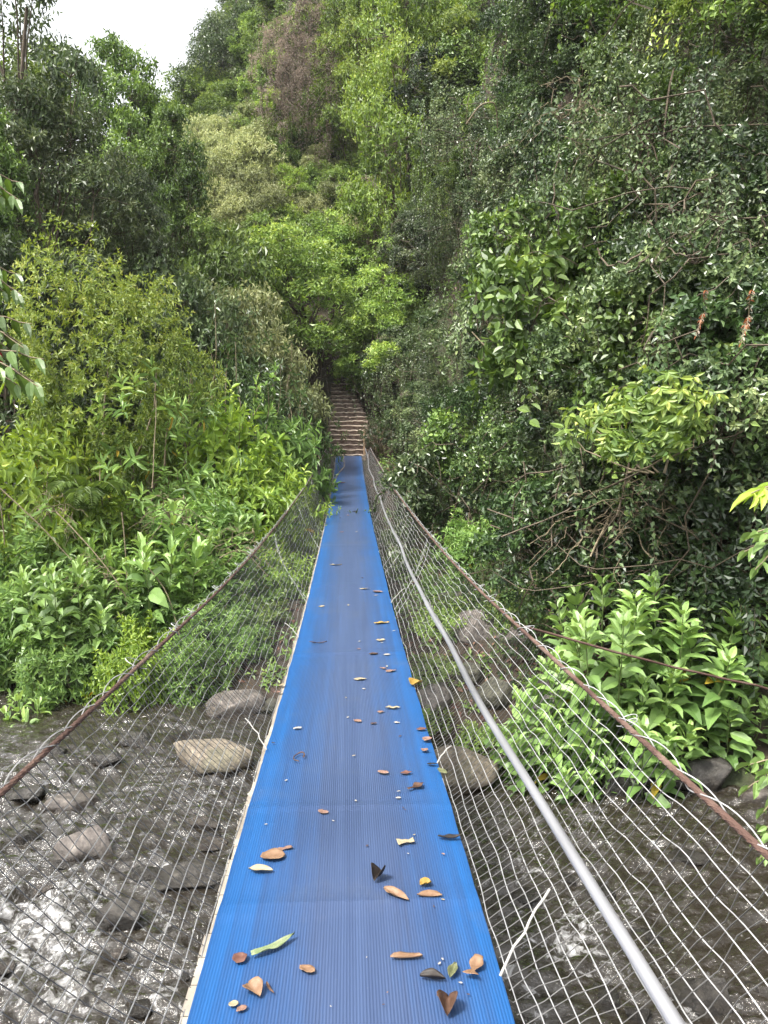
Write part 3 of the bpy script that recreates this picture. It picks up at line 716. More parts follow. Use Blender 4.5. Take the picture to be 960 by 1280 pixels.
def net_pt(side, y, t, off=0):
    y = np.asarray(y, float); t = np.asarray(t, float)
    zb = deck_z(y)-.015; zt = cab_z(y)-.01
    x = (HW+.012)*(1-t)+cab_x(y)*t; z = zb*(1-t)+zt*t
    sag = .055*np.sin(PI*np.clip(t, 0, 1))*(1+.5*vnoise(y*.8, side*3., 0))
    x = x+sag*.8; z = z-sag*.35
    return np.stack([side*x, y, z], -1)
for side in (-1, 1):
    rng = np.random.default_rng(20+side)
    nb = MB(); NW = 16
    yy = np.arange(Y0, Y1, .045)
    for k in range(NW):
        t0 = (k+.15)/NW*.985
        ph = rng.uniform(0, 50)
        amp = (.14+.28*sstep(4, 16, yy))/NW
        kink = vnoise(yy*6.5+ph, yy*0, k)*.6+vnoise(yy*3.1+ph, yy*0, k+40)*.6+.45*vnoise(yy*2.2, yy*0, 3)
        t = np.clip(t0+amp*kink, 0, 1)
        zo = .010*vnoise(yy*7+ph, yy*0, 9)
        pts = net_pt(side, yy, t); pts[:, 2] += zo
        nb.tube(pts, .0018+.0005*sstep(3, 12, yy), 4, 0, cap=False)
    # cross wires, slanting: their outer end lies nearer
    yc = Y0+.5
    while yc < Y1:
        tt = np.linspace(0, 1.0, 10)
        slant = .34*min(1, (Y1-yc)/6+.25)
        pts = net_pt(side, yc-slant*tt+.010*rng.normal(0, 1, 10)*(tt > 0)*(tt < 1), tt)
        nb.tube(pts, .0015, 3, 1, cap=False)
        yc += .050 if yc < 14 else .07
    # a few lacing wires
    for k in range(6):
        ya = rng.uniform(5, 18); tt = np.linspace(0, .95, 14)
        nb.tube(net_pt(side, ya+rng.uniform(.3, .9)*tt+.01*rng.normal(0, 1, 14), tt)+rng.normal(0, .002, (14, 3)), .0022, 4, 0, cap=False)
    nb.build('side_net', [GALV, GALVD], br)
    # cable on top, with a loose spiral of wire wound round it
    yy = np.arange(Y0-1, Y1+.01, .12)
    path = np.stack([side*cab_x(yy), yy, cab_z(yy)], -1)
    cb = MB(); cb.tube(path, .0085, 8)
    for s_ in range(3):
        yf = np.arange(Y0, 14, .018); a = yf*2*PI/.11+s_*2.1
        cp = np.stack([side*(cab_x(yf)+.006*np.cos(a)), yf, cab_z(yf)+.006*np.sin(a)], -1); cb.tube(cp, .0046, 4, cap=False)
    cb.build('top_cable', RUST, br)
    lw = MB()
    yf = np.arange(Y0, Y1, .03); a = yf*2*PI/.42+2*vnoise(yf*.9, yf*0, 5)
    for s_, R in ((0, .013), (2.6, .017)):
        R_ = R*(1+.5*vnoise(yf*2, yf*0, s_))
        lw.tube(np.stack([side*(cab_x(yf)+.012+R_*np.cos(a+s_)), yf, cab_z(yf)+R_*np.sin(a+s_)], -1), .0022, 4, cap=False)
    for c in range(14):       # curled ends of the mesh
        yq = rng.uniform(1, 9); a = np.linspace(0, 4.6, 12); R = rng.uniform(.02, .045)
        lw.tube(np.stack([side*(cab_x(yq)+.02+R*np.sin(a)), yq+R*.8*np.cos(a), cab_z(yq)+R*.5*np.sin(a)], -1), .0018, 3, cap=False)
    lw.build('binding_wire', GALV, br)
# steel pipe along the right-hand net
yy = np.arange(.2, 27.0, .25)
tp_ = .47-.05*sstep(15, 27, yy)
pts = net_pt(1, yy, tp_)+np.array([-.03, 0, .03])
pts[:, 2] += .15*sstep(22, 27, yy); pts[:, 0] += .010*np.sin(yy*1.3)
mb = MB(); mb.tube(pts, .0175-.002*sstep(6, 20, yy), 14)
pp = mb.build('handrail_pipe', STEEL, br, smooth=True)
for yj in (6.35, 12.4, 18.5):
    k = int((yj-.2)/.25); mb = MB(); mb.tube(pts[k:k+2], .0205, 12); mb.build('pipe_coupling', STEEL, pp)
# white ties holding the mat to the net
def tie(p, q_, r=.004):
    b = MB(); b.tube(curve(p, q_, (0, 0, .015), np.random.default_rng(3), 8, .008), r, 5); b.build('tie', CORD, br)
tie((HW-.01, 2.13, deck_z(2.13)+.01), net_pt(1, 2.3, .30), .0038)
tie((-HW+.01, 3.98, deck_z(3.98)+.01), net_pt(-1, 4.15, .22), .0032)
tie((-HW+.01, 6.6, deck_z(6.6)+.01), net_pt(-1, 6.7, .2), .0032)
tie((HW-.01, 8.0, deck_z(8.)+.01), net_pt(1, 8.1, .25), .0032)
tie((HW-.01, 3.75, deck_z(3.75)+.01), net_pt(1, 3.85, .12), .0032)
# end posts, landing
PW = plain('weathered_post', [(.3, (.20, .13, .08)), (.7, (.42, .30, .20))], 8, .8, .4, stretch=(2, 2, .4))
def post(label, x, y, z0, h, r=.045, name='post', mat=None, lean=0, group=None):
    b = MB(); b.tube([(0, 0, 0), (lean*.5, 0, h*.5), (lean, 0, h)], [r, r*.95, r*.85], 8)
    o = b.build(name, mat or PW, None, (x, y, z0)); tag(o, label, 'post', group); return o
post('pale wooden post at the foot of the steps where the steel pipe ends', .56, 27.15, -.55, 1.20, .05)
post('dark stake at the left side of the foot of the steps holding the wire mesh', -.80, 27.2, -.6, .95, .04, mat=TWIGD, lean=-.05)
post('dark stake at the far right end of the wire mesh', .86, 27.2, -.6, .95, .04, mat=TWIGD, lean=.05)

# guy cable to the right
gy = MB(); a = at_Y(655, 783, 4.0); b2 = at_Y(1100, 889, 4.6)
gy.tube(curve(a, b2, (0, 0, -.03), np.random.default_rng(2), 14, .0015), .0075, 6)
tag(gy.build('guy_cable', RUST), 'thin rusty guy cable running from the bridge cable across the leafy plants on the right', 'cable')

# ------------------------------------------------------------------ earth steps
NS = 17; RISE = .178; TREAD = .283
STEP = plain('earth_step', [(.3, (.12, .09, .075)), (.5, (.24, .18, .15)), (.7, (.36, .28, .24))], 7, .9, .8, 30, bdist=.03)
LOGM = plain('step_log', [(.3, (.24, .19, .15)), (.5, (.44, .36, .29)), (.75, (.66, .58, .49))], 9, .85, .6, 30, stretch=(.5, 3, 3))
st = empty('earth_steps', (0, 27.15, -.40)); tag(st, 'steep flight of brown earth steps edged with logs climbing from the bridge end', 'steps')
rng = np.random.default_rng(31)
for k in range(NS):
    z = k*RISE; y = k*TREAD
    xl = -.76-.02*rng.random()+.08*(k/NS); xr = .72 - .75*max(0, (k-8)/(NS-8))**1.1
    # wobbly lip and riser
    xs = np.linspace(xl, xr, 16); n = len(xs)
    w1 = .03*fbm(xs*4, xs*0+k*3.3, 1, 3)+.015*rng.normal(0, 1, n); w2 = .022*fbm(xs*5, xs*0+k*7.1, 4, 3)+.010*rng.normal(0, 1, n)
    rows = []
    for (dy, dz, f) in ((.05, -.55, 0), (.03, 0.0, .6), (-.005, RISE-.035, 1), (.02, RISE-.004, 1), (.12, RISE+.004, .5), (TREAD+.1, RISE+.01, .2)):
        rows.append(np.stack([xs, y+dy-w1*f, z+dz+w2*f], -1))
    vv = np.concatenate(rows); i = np.arange(len(rows)-1)[:, None]*n; j = np.arange(n-1)[None]
    q = np.stack([i+j, i+j+1, i+n+j+1, i+n+j], -1).reshape(-1, 4)
    so = obj_from('step', mesh_from('step', vv, [(q, 0)], [STEP], smooth=False), st)
    b = MB(); b.tube(np.stack([xs[1:-1], y-.012-w1[1:-1], z+RISE-.030+w2[1:-1]], -1), .030+.006*rng.normal(0, 1, n-2), 6)
    b.build('log', LOGM, so)
for sx_ in (-.71, .76):
    for k in range(0, 7): b = MB(); b.tube([(sx_+rng.normal(0, .02), k*TREAD*1.0, k*RISE-.2), (sx_+rng.normal(0, .03), k*TREAD, k*RISE+.28)], .016, 5); b.build('stake', TWIGD, st)
# thin stake rising beside the upper steps
post('thin dark stick leaning up beside the top of the steps', -.66, 30.5, 1.3, 2.6, .018, name='stick', mat=TWIGD, lean=-.35)

# ------------------------------------------------------------------ fallen leaves on the mat
def dry(name, c0, c1, rough=.6):
    m = NT(name); tc = m.n('TexCoord'); nz = m.noise(30, 4, tc.outputs['Object'], .7); r = m.ramp(nz.outputs['Fac'], [(.35, c0), (.65, c1)])
    p = m.n('BsdfPrincipled'); m.l(r.outputs[0], p.inputs['Base Color']); p.inputs['Roughness'].default_value = rough
    tr = m.n('BsdfTranslucent'); m.l(r.outputs[0], tr.inputs['Color']); mx = m.n('MixShader'); mx.inputs['Fac'].default_value = .12
    m.l(p.outputs[0], mx.inputs[1]); m.l(tr.outputs[0], mx.inputs[2]); return m.surf(mx.outputs[0])
DRY = {'tan': dry('tan_dry_leaf', (0.156, 0.085, 0.045), (0.239, 0.145, 0.085)), 'pink': dry('pinkish_dry_leaf', (0.177, 0.095, 0.065), (0.260, 0.165, 0.130)),
       'cream': dry('cream_dry_leaf', (0.260, 0.210, 0.125), (0.343, 0.290, 0.200)), 'brown': dry('brown_dry_leaf', (0.042, 0.020, 0.011), (0.104, 0.055, 0.035)),
       'black': dry('blackish_dry_leaf', (0.008, 0.006, 0.005), (0.036, 0.025, 0.020)), 'yellow': dry('yellow_fallen_leaf', (0.260, 0.160, 0.025), (0.338, 0.225, 0.060)),
       'red': dry('reddish_dry_leaf', (0.099, 0.040, 0.028), (0.156, 0.075, 0.055)), 'green': dry('pale_green_blade', (0.156, 0.210, 0.090), (0.260, 0.290, 0.180)),
       'orange': dry('orange_dry_leaf', (0.234, 0.075, 0.020), (0.286, 0.140, 0.050)), 'olive': dry('olive_dry_leaf', (0.083, 0.095, 0.040), (0.146, 0.150, 0.075)),
       'white': dry('whitish_scrap', (0.286, 0.260, 0.225), (0.374, 0.350, 0.320))}
def deck_at(px, py):
    r = ray(px, py); r = r/r[1]; ys = np.arange(.5, 27, .01)
    k = np.argmax((r[2]*ys) > deck_z(ys)) if r[2]*.5 < deck_z(.5) else 0
    # first y where the ray reaches the deck from above
    d = r[2]*ys-deck_z(ys); k = np.argmax(d < 0)
    return np.array([r[0]*ys[k], ys[k], float(deck_z(ys[k]))+.004])
def fallen(px, py, wpx, asp, deg, col, label, fold=.0, curl=.2, seed=0, name='fallen_leaf', group=None, shape='leaf', cup=.15):
    """leaf lying on the mat: length from its width in pixels, aspect, heading"""
    c = deck_at(px, py); L = wpx/F0*c[1]*(1.18 if wpx > 9 else 1.0); rng = np.random.default_rng(int(px*7+py))
    nu, nv = 11, 7
    u = np.linspace(0, 1, nu)[:, None]*np.ones((1, nv)); v_ = np.linspace(-1, 1, nv)[None]*np.ones((nu, 1))
    if shape == 'leaf': wdt = np.sin(PI*np.clip(u, .015, .985)**.85)**.75
    elif shape == 'round': wdt = np.sqrt(np.clip(1-(2*u-1)**2, .004, 1))
    elif shape == 'half': wdt = np.sqrt(np.clip(1-(2*u-1)**2, .004, 1))
    elif shape == 'blade': wdt = np.sin(PI*np.clip(u, .01, .99)**.7)**.6
    else: wdt = .55+.45*vnoise(u*3+seed, u*0+px, 2)
    wob = 1+.12*vnoise(u*5+px, v_*2, 3)
    xx = (u-.5)*L; yv = v_*wdt*wob*L*asp*.5
    if shape == 'half': yv = np.where(yv < 0, yv*.25, yv)
    if shape == 'blade': yv = yv+.16*L*(u-.5)**2
    zz = L*(cup*(v_**2)*wdt*asp*.8+curl*(2*u-1)**2*.22+.05*vnoise(u*4+px, v_*2+py, 5))+abs(fold)*L*asp*abs(v_)*wdt
    zz = zz-zz.min()+.0035
    th = math.radians(deg); x2 = xx*math.cos(th)-yv*math.sin(th); y2 = xx*math.sin(th)+yv*math.cos(th)
    vv = np.stack([x2, y2, zz], -1).reshape(-1, 3)
    i = np.arange(nu-1)[:, None]*nv; j = np.arange(nv-1)[None]; q = np.stack([i+j, i+nv+j, i+nv+j+1, i+j+1], -1).reshape(-1, 4)
    o = obj_from(name, mesh_from(name, vv, [(q, 0)], [DRY[col]], smooth=True), loc=tuple(c))
    sol = o.modifiers.new('thickness', 'SOLIDIFY'); sol.thickness = .0008
    sl = (float(deck_z(c[1]+.1))-float(deck_z(c[1]-.1)))/.2; o.rotation_euler = (math.atan(sl), 0, 0)
    b = None
    return tag(o, label, 'dry leaf' if name == 'fallen_leaf' else name.replace('_', ' '), group)
FL = [
 (341, 1074, 27, .85, 10, 'tan', 'round tan dry leaf with a pale curled one touching it', dict(shape='round')),
 (326, 1091, 27, .42, -10, 'cream', 'pale cream curled leaf just below the round tan leaf', dict(cup=.5)),
 (357, 1064, 15, .6, 20, 'pink', 'tiny pink crumpled scrap above the round tan leaf', dict(shape='scrap')),
 (404, 1018, 12, .6, -20, 'pink', 'small pinkish leaf alone left of the mat centre', {}),
 (300, 1202, 18, .95, 70, 'red', 'reddish brown squarish leaf beside the long green blade', dict(shape='round')),
 (343, 1188, 56, .17, 38, 'green', 'long narrow pale green leaf blade lying on the mat', dict(shape='blade', name='long_leaf')),
 (384, 1215, 20, .62, -30, 'tan', 'small oval golden leaf right of the long green blade', dict(shape='round')),
 (317, 1244, 26, .85, -50, 'tan', 'large folded tan leaf near the bottom left of the mat', dict(fold=.3)),
 (292, 1260, 11, .8, 20, 'cream', 'tiny cream round scrap at the lower left edge of the mat', dict(shape='round')),
 (302, 1265, 13, .7, 40, 'pink', 'tiny pink scrap touching the cream one at lower left', dict(shape='scrap')),
 (337, 1241, 21, .16, -60, 'brown', 'short brown twig right of the large folded tan leaf', dict(shape='blade', name='twig')),
 (507, 1056, 19, .8, 10, 'cream', 'shredded cream pink scrap on the right half of the mat above the dark curled leaf', dict(shape='scrap')),
 (562, 1050, 26, .28, 0, 'black', 'dark flat twig lying across the right edge of the mat', dict(shape='blade', name='twig')),
 (473, 1100, 20, .8, 60, 'black', 'blackish curled leaf at the head of the long tan one', dict(fold=.5, cup=.6)),
 (495, 1124, 35, .35, -42, 'tan', 'long curved tan leaf pointing down right below the blackish one', dict(cup=.45)),
 (532, 1109, 14, .8, 20, 'yellow', 'small yellow curled scrap above the tan half leaf', dict(cup=.6, shape='round')),
 (537, 1124, 28, .50, -3, 'tan', 'half-moon tan leaf below the small yellow scrap', dict(shape='half')),
 (508, 1202, 36, .42, -2, 'tan', 'half-moon tan leaf near the bottom middle of the mat', dict(shape='half')),
 (541, 1227, 29, .40, -12, 'black', 'dark curled leaf with its tip against the olive one', dict(fold=.5)),
 (566, 1218, 26, .38, 68, 'olive', 'olive green folded leaf near the big torn tan leaf', dict(fold=.3)),
 (593, 1216, 36, .68, 65, 'tan', 'big torn tan leaf with a pointed tip close to the right mat edge', dict(shape='scrap', curl=.5)),
 (560, 1264, 32, .72, 80, 'brown', 'crumpled brown leaf at the bottom edge of the mat', dict(fold=.4, cup=.5)),
 (519, 987, 24, .6, 40, 'brown', 'brown torn leaf cluster on the right of the mat', dict(shape='scrap')),
 (508, 968, 12, .6, 5, 'red', 'small reddish leaf just above the brown torn cluster', {}),
 (479, 968, 13, .6, -25, 'pink', 'pinkish tan leaf left of the small reddish leaf', {}),
 (527, 913, 12, .55, 15, 'red', 'rusty pink leaf at the right mat edge beside the tan boulder', {}),
 (534, 926, 13, .8, 60, 'pink', 'round pink leaf hanging over the right mat edge', dict(shape='round')),
 (531, 940, 10, .8, 60, 'pink', 'small pink leaf below the round pink leaf at the mat edge', {}),
 (540, 957, 11, .5, 0, 'black', 'black oval leaf on the right mat edge above the yellow green leaf', {}),
 (553, 967, 18, .5, -70, 'olive', 'yellow green leaf overhanging the right mat edge', {}),
 (520, 856, 17, .9, 50, 'yellow', 'orange yellow leaf caught at the right mat edge', dict(cup=.5)),
 (491, 887, 16, .4, -5, 'cream', 'cream sickle-shaped leaf on the right half in mid span', {}),
 (450, 851, 14, .5, 8, 'cream', 'pale tan leaf in the middle of the mat at mid span', {}),
 (489, 840, 13, .5, 25, 'pink', 'pink leaf at the right side of mid span, larger of a touching pair', {}),
 (479, 837, 9, .5, -20, 'pink', 'pink leaf, smaller of the touching pair at mid span', {}),
 (477, 780, 17, .42, 10, 'yellow', 'flat yellow leaf on the far half of the mat', {}),
 (476, 802, 10, .6, 10, 'cream', 'cream scrap a little nearer than the flat yellow leaf', {}),
 (467, 819, 10, .6, 10, 'brown', 'small brown leaf near the middle of the mat at mid span', {}),
 (472, 741, 11, .6, -20, 'pink', 'pale pink leaf on the right half beyond the flat yellow one', {}),
 (456, 737, 11, .4, 5, 'cream', 'cream leaf left of the pale pink leaf far along the mat', {}),
 (402, 759, 9, .5, 20, 'cream', 'small cream leaf alone near the left mat edge', {}),
 (398, 805, 19, .10, 8, 'brown', 'straight thin twig lying crosswise on the left half of the mat', dict(shape='blade', name='twig')),
 (353, 858, 10, .5, 60, 'cream', 'cream leaf on the left mat edge at mid span', {}),
 (347, 867, 10, .7, 30, 'pink', 'pink leaf caught under the cream one at the left mat edge', {}),
 (427, 604, 9, .35, 5, 'orange', 'small orange brown leaf near the far end of the mat', {}),
 (420, 707, 13, .3, 5, 'cream', 'pale narrow leaf lying crosswise in the far part of the mat', {}),
 (447, 903, 10, .7, -40, 'pink', 'small pinkish folded leaf in the middle nearer than the pale tan leaf', {}),
 (467, 906, 9, .5, 0, 'brown', 'small brown folded leaf right of the small pinkish one', {}),
 (372, 912, 10, .5, 20, 'white', 'tiny whitish scrap on the left half above the curled stem', {}),
 (476, 892, 9, .6, 0, 'pink', 'tiny pink scrap left of the cream sickle-shaped leaf', {}),
 (496, 905, 8, .5, 0, 'white', 'tiny whitish scrap below the cream sickle-shaped leaf', {}),
 (484, 820, 9, .5, 10, 'white', 'tiny whitish scrap between the yellow leaf and the pink pair', {}),
 (443, 640, 6, .6, 0, 'black', 'black speck-like leaf in the far part of the mat', {}),
 (498, 1000, 7, .6, 0, 'white', 'tiny white scrap near the brown torn cluster', {}),
]
for (px, py, wp, asp, deg, col, lab, kw) in FL: fallen(px, py, wp, asp, deg, col, lab, **kw)
# curled dry stem
c = deck_at(374, 948); a = np.linspace(-.6, 4.4, 22); Ls = .030
b = MB(); b.tube(np.stack([.9*Ls*np.cos(a)+.012*(a > 4), 1.5*Ls*np.sin(a)-.01*a, .006+.004*np.sin(a*2)+.006], -1), np.linspace(.0042, .0025, 22), 5)
tag(b.build('curled_stem', DRY['brown'], None, tuple(c)), 'curled brown dry stem forming a loop on the left half of the mat', 'dry stem')
rng = np.random.default_rng(404)
for i in range(46):
    py = rng.uniform(600, 1270)**1.0; f = (py-570)/710
    xl, xr = 420-205*f, 453+183*f
    px = xl+(xr-xl)*(rng.uniform(.45, .95) if rng.random() < .75 else rng.uniform(.08, .95))
    fallen(px, py, 3+3*rng.random(), .5, rng.uniform(0, 180), rng.choice(['white', 'pink', 'brown', 'cream', 'white']),
           'tiny dry crumb of leaf scattered on the blue mat', name='leaf_scrap', group='tiny leaf scraps on the mat')

# ------------------------------------------------------------------ damp air in the gorge
def haze_box():
    m = D.materials.new('damp_air'); m.use_nodes = True; t = m.node_tree; t.nodes.clear()
    o = t.nodes.new('ShaderNodeOutputMaterial'); p = t.nodes.new('ShaderNodeVolumePrincipled')
    p.inputs['Color'].default_value = (.93, .95, .97, 1); p.inputs['Density'].default_value = .0003
    t.links.new(p.outputs[0], o.inputs['Volume'])
    b = MB(); b.box((-5, 66, 30), (58, 76, 36)); ob = b.build('haze', m); tag(ob, kind='stuff'); return ob

# ------------------------------------------------------------------ plant kinds
K = {}
K['tree_dark'] = make_tree(1, 'broadleaf_tree', H=13, Wd=4.8, nclump=46, ros=62, leaf=.22, cr=(.16, .30), mat=L_MID, tone=.34)
K['tree_grey'] = make_tree(2, 'broadleaf_tree', H=11, Wd=5, nclump=44, ros=70, leaf=.18, cr=(.16, .28), mat=L_GREY, tone=.60, base=.15)
K['tree_mid'] = make_tree(3, 'broadleaf_tree', H=8, Wd=6, nclump=34, ros=70, leaf=.24, mat=L_MID, tone=.5)
K['tree_tall'] = make_tree(17, 'broadleaf_tree', H=14, Wd=5, nclump=46, ros=60, leaf=.24, cr=(.16, .30), mat=L_MID, tone=.5)
K['tree_bright'] = make_tree(4, 'broadleaf_tree', H=7, Wd=5, nclump=34, ros=110, leaf=.16, mat=L_BRIGHT, tone=.42, base=.15)
K['tree_airy'] = make_tree(5, 'airy_tree', H=10, Wd=6, nclump=28, ros=40, leaf=.16, mat=L_GREY, tone=.5, cr=(.10, .18), base=.3, flat=.6)
K['tree_gully'] = make_tree(16, 'slender_tree', H=7, Wd=5, nclump=26, ros=60, leaf=.20, mat=L_MID, tone=.62, base=.42, cr=(.12, .22))
K['bush_far_khaki'] = make_tree(6, 'hillside_bush', H=4, Wd=5, nclump=26, ros=70, leaf=.20, mat=L_KHAKI, tone=.55, base=.05, trunk_r=.08)
K['bush_far_mid'] = make_tree(7, 'hillside_bush', H=4.5, Wd=5, nclump=26, ros=70, leaf=.21, mat=L_MID, tone=.5, base=.05, trunk_r=.08)
K['bush_far_dark'] = make_tree(8, 'hillside_bush', H=4.5, Wd=5, nclump=26, ros=70, leaf=.19, mat=L_GREY, tone=.42, base=.05, trunk_r=.08)
K['yellow_bush'] = make_bush(9, 'dense_shrub', Wd=3.5, H=5.2, ped=.6, low=1.6, nsh=3400, k=8, leaf=.10, wr=.42, mat=L_YEL, tone=.56, stems=20, lump=.36, up=.15, tmpl=4, inner=.7)
K['lance'] = make_bush(10, 'leafy_shrub', Wd=2.8, H=2.8, nsh=380, k=9, leaf=.25, wr=.34, mat=L_FRESH, tone=.50, stems=26, yellow=5, lump=.4)
K['lance2'] = make_bush(11, 'leafy_shrub', Wd=2.6, H=2.4, nsh=340, k=8, leaf=.22, wr=.40, mat=L_BRIGHT, tone=.40, stems=24, yellow=8, lump=.45)
K['lance_yel'] = make_bush(12, 'leafy_shrub', Wd=2.6, H=2.4, nsh=360, k=8, leaf=.19, wr=.36, mat=L_BRIGHT, tone=.5, stems=26, yellow=8, lump=.45)
K['spindly'] = make_bush(13, 'spindly_shrub', Wd=2.2, H=3.8, nsh=34, k=10, leaf=.24, wr=.28, mat=L_FRESH, tone=.62, stems=7, yellow=8, inner=.8, up=.7, low=0)
K['low'] = make_bush(14, 'low_shrub', Wd=1.6, H=.9, nsh=150, k=7, leaf=.15, wr=.42, mat=L_MID, tone=.55, stems=40)
K['dark_bush'] = make_bush(15, 'shade_shrub', Wd=2.8, H=2.4, nsh=500, k=8, leaf=.12, wr=.42, mat=L_DARK, tone=.45, stems=60)
K['cr_small'] = make_creeper(20, 'hanging_creeper', leaf=.09, mat=L_DARK, tone=.42, cr=(.22, .62), ncl=52)
K['cr_grey'] = make_creeper(21, 'hanging_creeper', leaf=.08, mat=L_GREY, tone=.42, ncl=80, ros=30, lump=.4, wr=.6)
K['cr_mid'] = make_creeper(22, 'hanging_creeper', leaf=.105, mat=L_MID, tone=.42, ros=20, wr=.5)
K['cr_dark2'] = make_creeper(23, 'hanging_creeper', leaf=.125, mat=L_DARK, tone=.36, lump=.7, ncl=46, ros=17, nhang=6)
K['cr_leafy'] = make_creeper(27, 'hanging_creeper', leaf=.155, mat=L_GREY, tone=.38, ncl=38, ros=13, k=6, wr=.55, tmpl=6)
K['cr_broad'] = make_creeper(24, 'broad_leaved_climber', Wd=2.0, H=2.2, Dp=.9, leaf=.20, wr=.60, mat=L_MID, tone=.36, ncl=26, ros=9, k=5, hang=(.3, .8), nhang=2, step=.12, tmpl=6, twigs=5, th=(50, 110))
K['cr_curtain'] = make_creeper(28, 'hanging_creeper', leaf=.08, mat=L_GREY, tone=.50, ncl=60, ros=14, nhang=12, hang=(.6, 1.9), step=.045, wr=.6)
K['cr_painted_shade'] = make_creeper(29, 'hanging_creeper', leaf=.11, mat=L_DARK, tone=.22, ncl=50, ros=15, nhang=5)  # low leaf tone: overhang shade at the wall's foot put into the leaf colour
K['cr_dead'] = make_creeper(25, 'dead_vine_curtain', Wd=3, H=4.2, leaf=.13, wr=.22, mat=L_DEAD, tone=.5, ncl=40, ros=9, hang=(.8, 2.2), nhang=8, step=.08, twigs=60)
K['cr_far'] = make_creeper(26, 'vine_curtain', Wd=3.6, H=5, leaf=.20, wr=.45, mat=L_MID, tone=.55, ncl=60, ros=20, cr=(.3, .6), hang=(.5, 1.6), step=.12, twigs=8)
K['big'] = make_leafy_stems(30, 'big_leaved_plant', nst=14, Wd=1.5, H=1.9, leaf=.30, mat=L_FRESH, tone=.48, nodes=11, yellow=1)
K['big2'] = make_leafy_stems(31, 'big_leaved_plant', nst=10, Wd=1.3, H=1.5, leaf=.32, mat=L_FRESH, tone=.48, nodes=9, yellow=1)
K['small_ros'] = make_leafy_stems(32, 'leafy_seedling', nst=6, Wd=.5, H=.45, leaf=.17, mat=L_FRESH, tone=.5, nodes=5, yellow=0)
K['lime'] = make_bush(33, 'lime_branch', Wd=1.5, H=1.15, nsh=150, k=9, leaf=.15, wr=.44, mat=L_LIME, tone=.43, th=(40, 110), droop=.75, ped=.5, low=1.9, up=.1, stems=6, inner=.5, lump=.6, twig=TWIG)
K['red_spray'] = make_spray(34, 'red_leaved_twig', nbr=3, R=.5, leaf=.05, wr=.5, mat=L_DEAD, mat2=L_RED, tone=.8, per=16, two=.5)
K['near_l'] = make_spray(35, 'overhanging_branch', nbr=6, R=.42, leaf=.11, wr=.34, mat=L_MID, mat2=L_RED, tone=.16, per=6, droop=.7, dirv=(1, .1, -.1), fan=.5, tmpl=10, two=.07)
K['near_r'] = make_spray(36, 'overhanging_twig', nbr=3, R=.30, leaf=.14, wr=.24, mat=L_BRIGHT, tone=.62, per=7, droop=.25, dirv=(-1, 0, .1), fan=.6, tmpl=10)
K['near_r2'] = make_spray(37, 'overhanging_twig', nbr=4, R=.34, leaf=.10, wr=.46, mat=L_FRESH, tone=.58, per=8, droop=.35, dirv=(-1, .1, .0), fan=.6, tmpl=10)
K['fern'] = make_fern(38, 'fern', mat=L_MID)
K['twigs'] = make_twigs(39, 'bare_branch')
K['twigs_d'] = make_twigs(40, 'bare_branch', n=8, R=1.4, mat=TWIGD)
DIM = {}
for k_, kd in K.items():
    co = np.empty(len(kd['parts'][0][1].vertices)*3, np.float32); kd['parts'][0][1].vertices.foreach_get('co', co) if k_[:5] != 'twigs' else None
    if k_[:5] == 'twigs': DIM[k_] = (2., 1.5); continue
    co = co.reshape(-1, 3); DIM[k_] = (float(np.percentile(abs(co[:, 0]), 97)*2), float(np.percentile(co[:, 2], 98.5)))

PR = random.Random(4)
def fit(kind, px, ytop, wpx, Y, label, group=None, rz=None, cat=None, zg=None, sink=0):
    """stand a plant at depth Y under column px so that it reaches up to ytop and is wpx wide"""
    g_ = on_ground(px, Y) if zg is None else np.array([*on_ground(px, Y)[:2], zg])
    zt = at_Y(px, ytop, Y)[2]
    g_[2] -= sink
    h = max(.3, zt-g_[2]); Wd, Hd = DIM[kind]
    s = wpx/F0*Y/Wd
    if h/Hd < .85*s: g_[2] -= (.85*s*Hd-h); h = .85*s*Hd
    if h/Hd > 1.3*s: s *= (h/Hd/s/1.3)**.7
    return place(K[kind], g_, (s, s, h/Hd), PR.uniform(0, 6.28) if rz is None else rz, label, cat, group)
def put(kind, px, py, Y, sc, label, group=None, rz=0., cat=None, tilt=(0, 0)):
    return place(K[kind], at_Y(px, py, Y), sc, rz, label, cat, group, tilt)

# ---- big trees on the left
fit('tree_dark', 172, 60, 115, 27, 'tall dark round-crowned tree against the white sky, right of the pair at upper left', rz=1)
fit('tree_tall', 75, 62, 140, 30, 'tall sunlit tree at upper left standing behind the grey-leaved one', rz=2)
fit('tree_dark', 222, 150, 80, 26, 'narrow dark tree whose right edge borders the khaki bushes', rz=3)
fit('tree_grey', 60, 120, 210, 19, 'large grey-green glossy tree filling the left side above the yellow bush', rz=.5)
fit('tree_airy', 35, -70, 190, 20, 'thin airy tree at the top left corner with sky showing through', rz=1.5)
fit('tree_grey', 165, 215, 130, 21, 'grey-green tree in the middle left below the dark round crown', rz=2.5)
fit('tree_dark', -20, 150, 120, 17, 'dark tree cut by the left edge of the photo', rz=4)
fit('yellow_bush', 135, 332, 205, 14.5, 'big yellow-green domed shrub at the left above the lance-leaved bushes', rz=.3)
fit('bush_far_dark', 235, 350, 140, 20, 'dark grey-green bush right of the yellow-green domed shrub')
fit('bush_far_khaki', 300, 375, 120, 23, 'pale bush left of the slender gully trunk')
fit('bush_far_mid', 265, 300, 130, 26, 'mid green bush between the domed shrub and the gully')
fit('bush_far_dark', 30, 300, 160, 17, 'dark bush behind the left edge of the domed shrub')
fit('dark_bush', 255, 440, 130, 17, 'shaded dark shrub right below the yellow-green domed shrub')
fit('dark_bush', 330, 450, 120, 20, 'shaded dark shrub behind the bright bushes left of the steps')
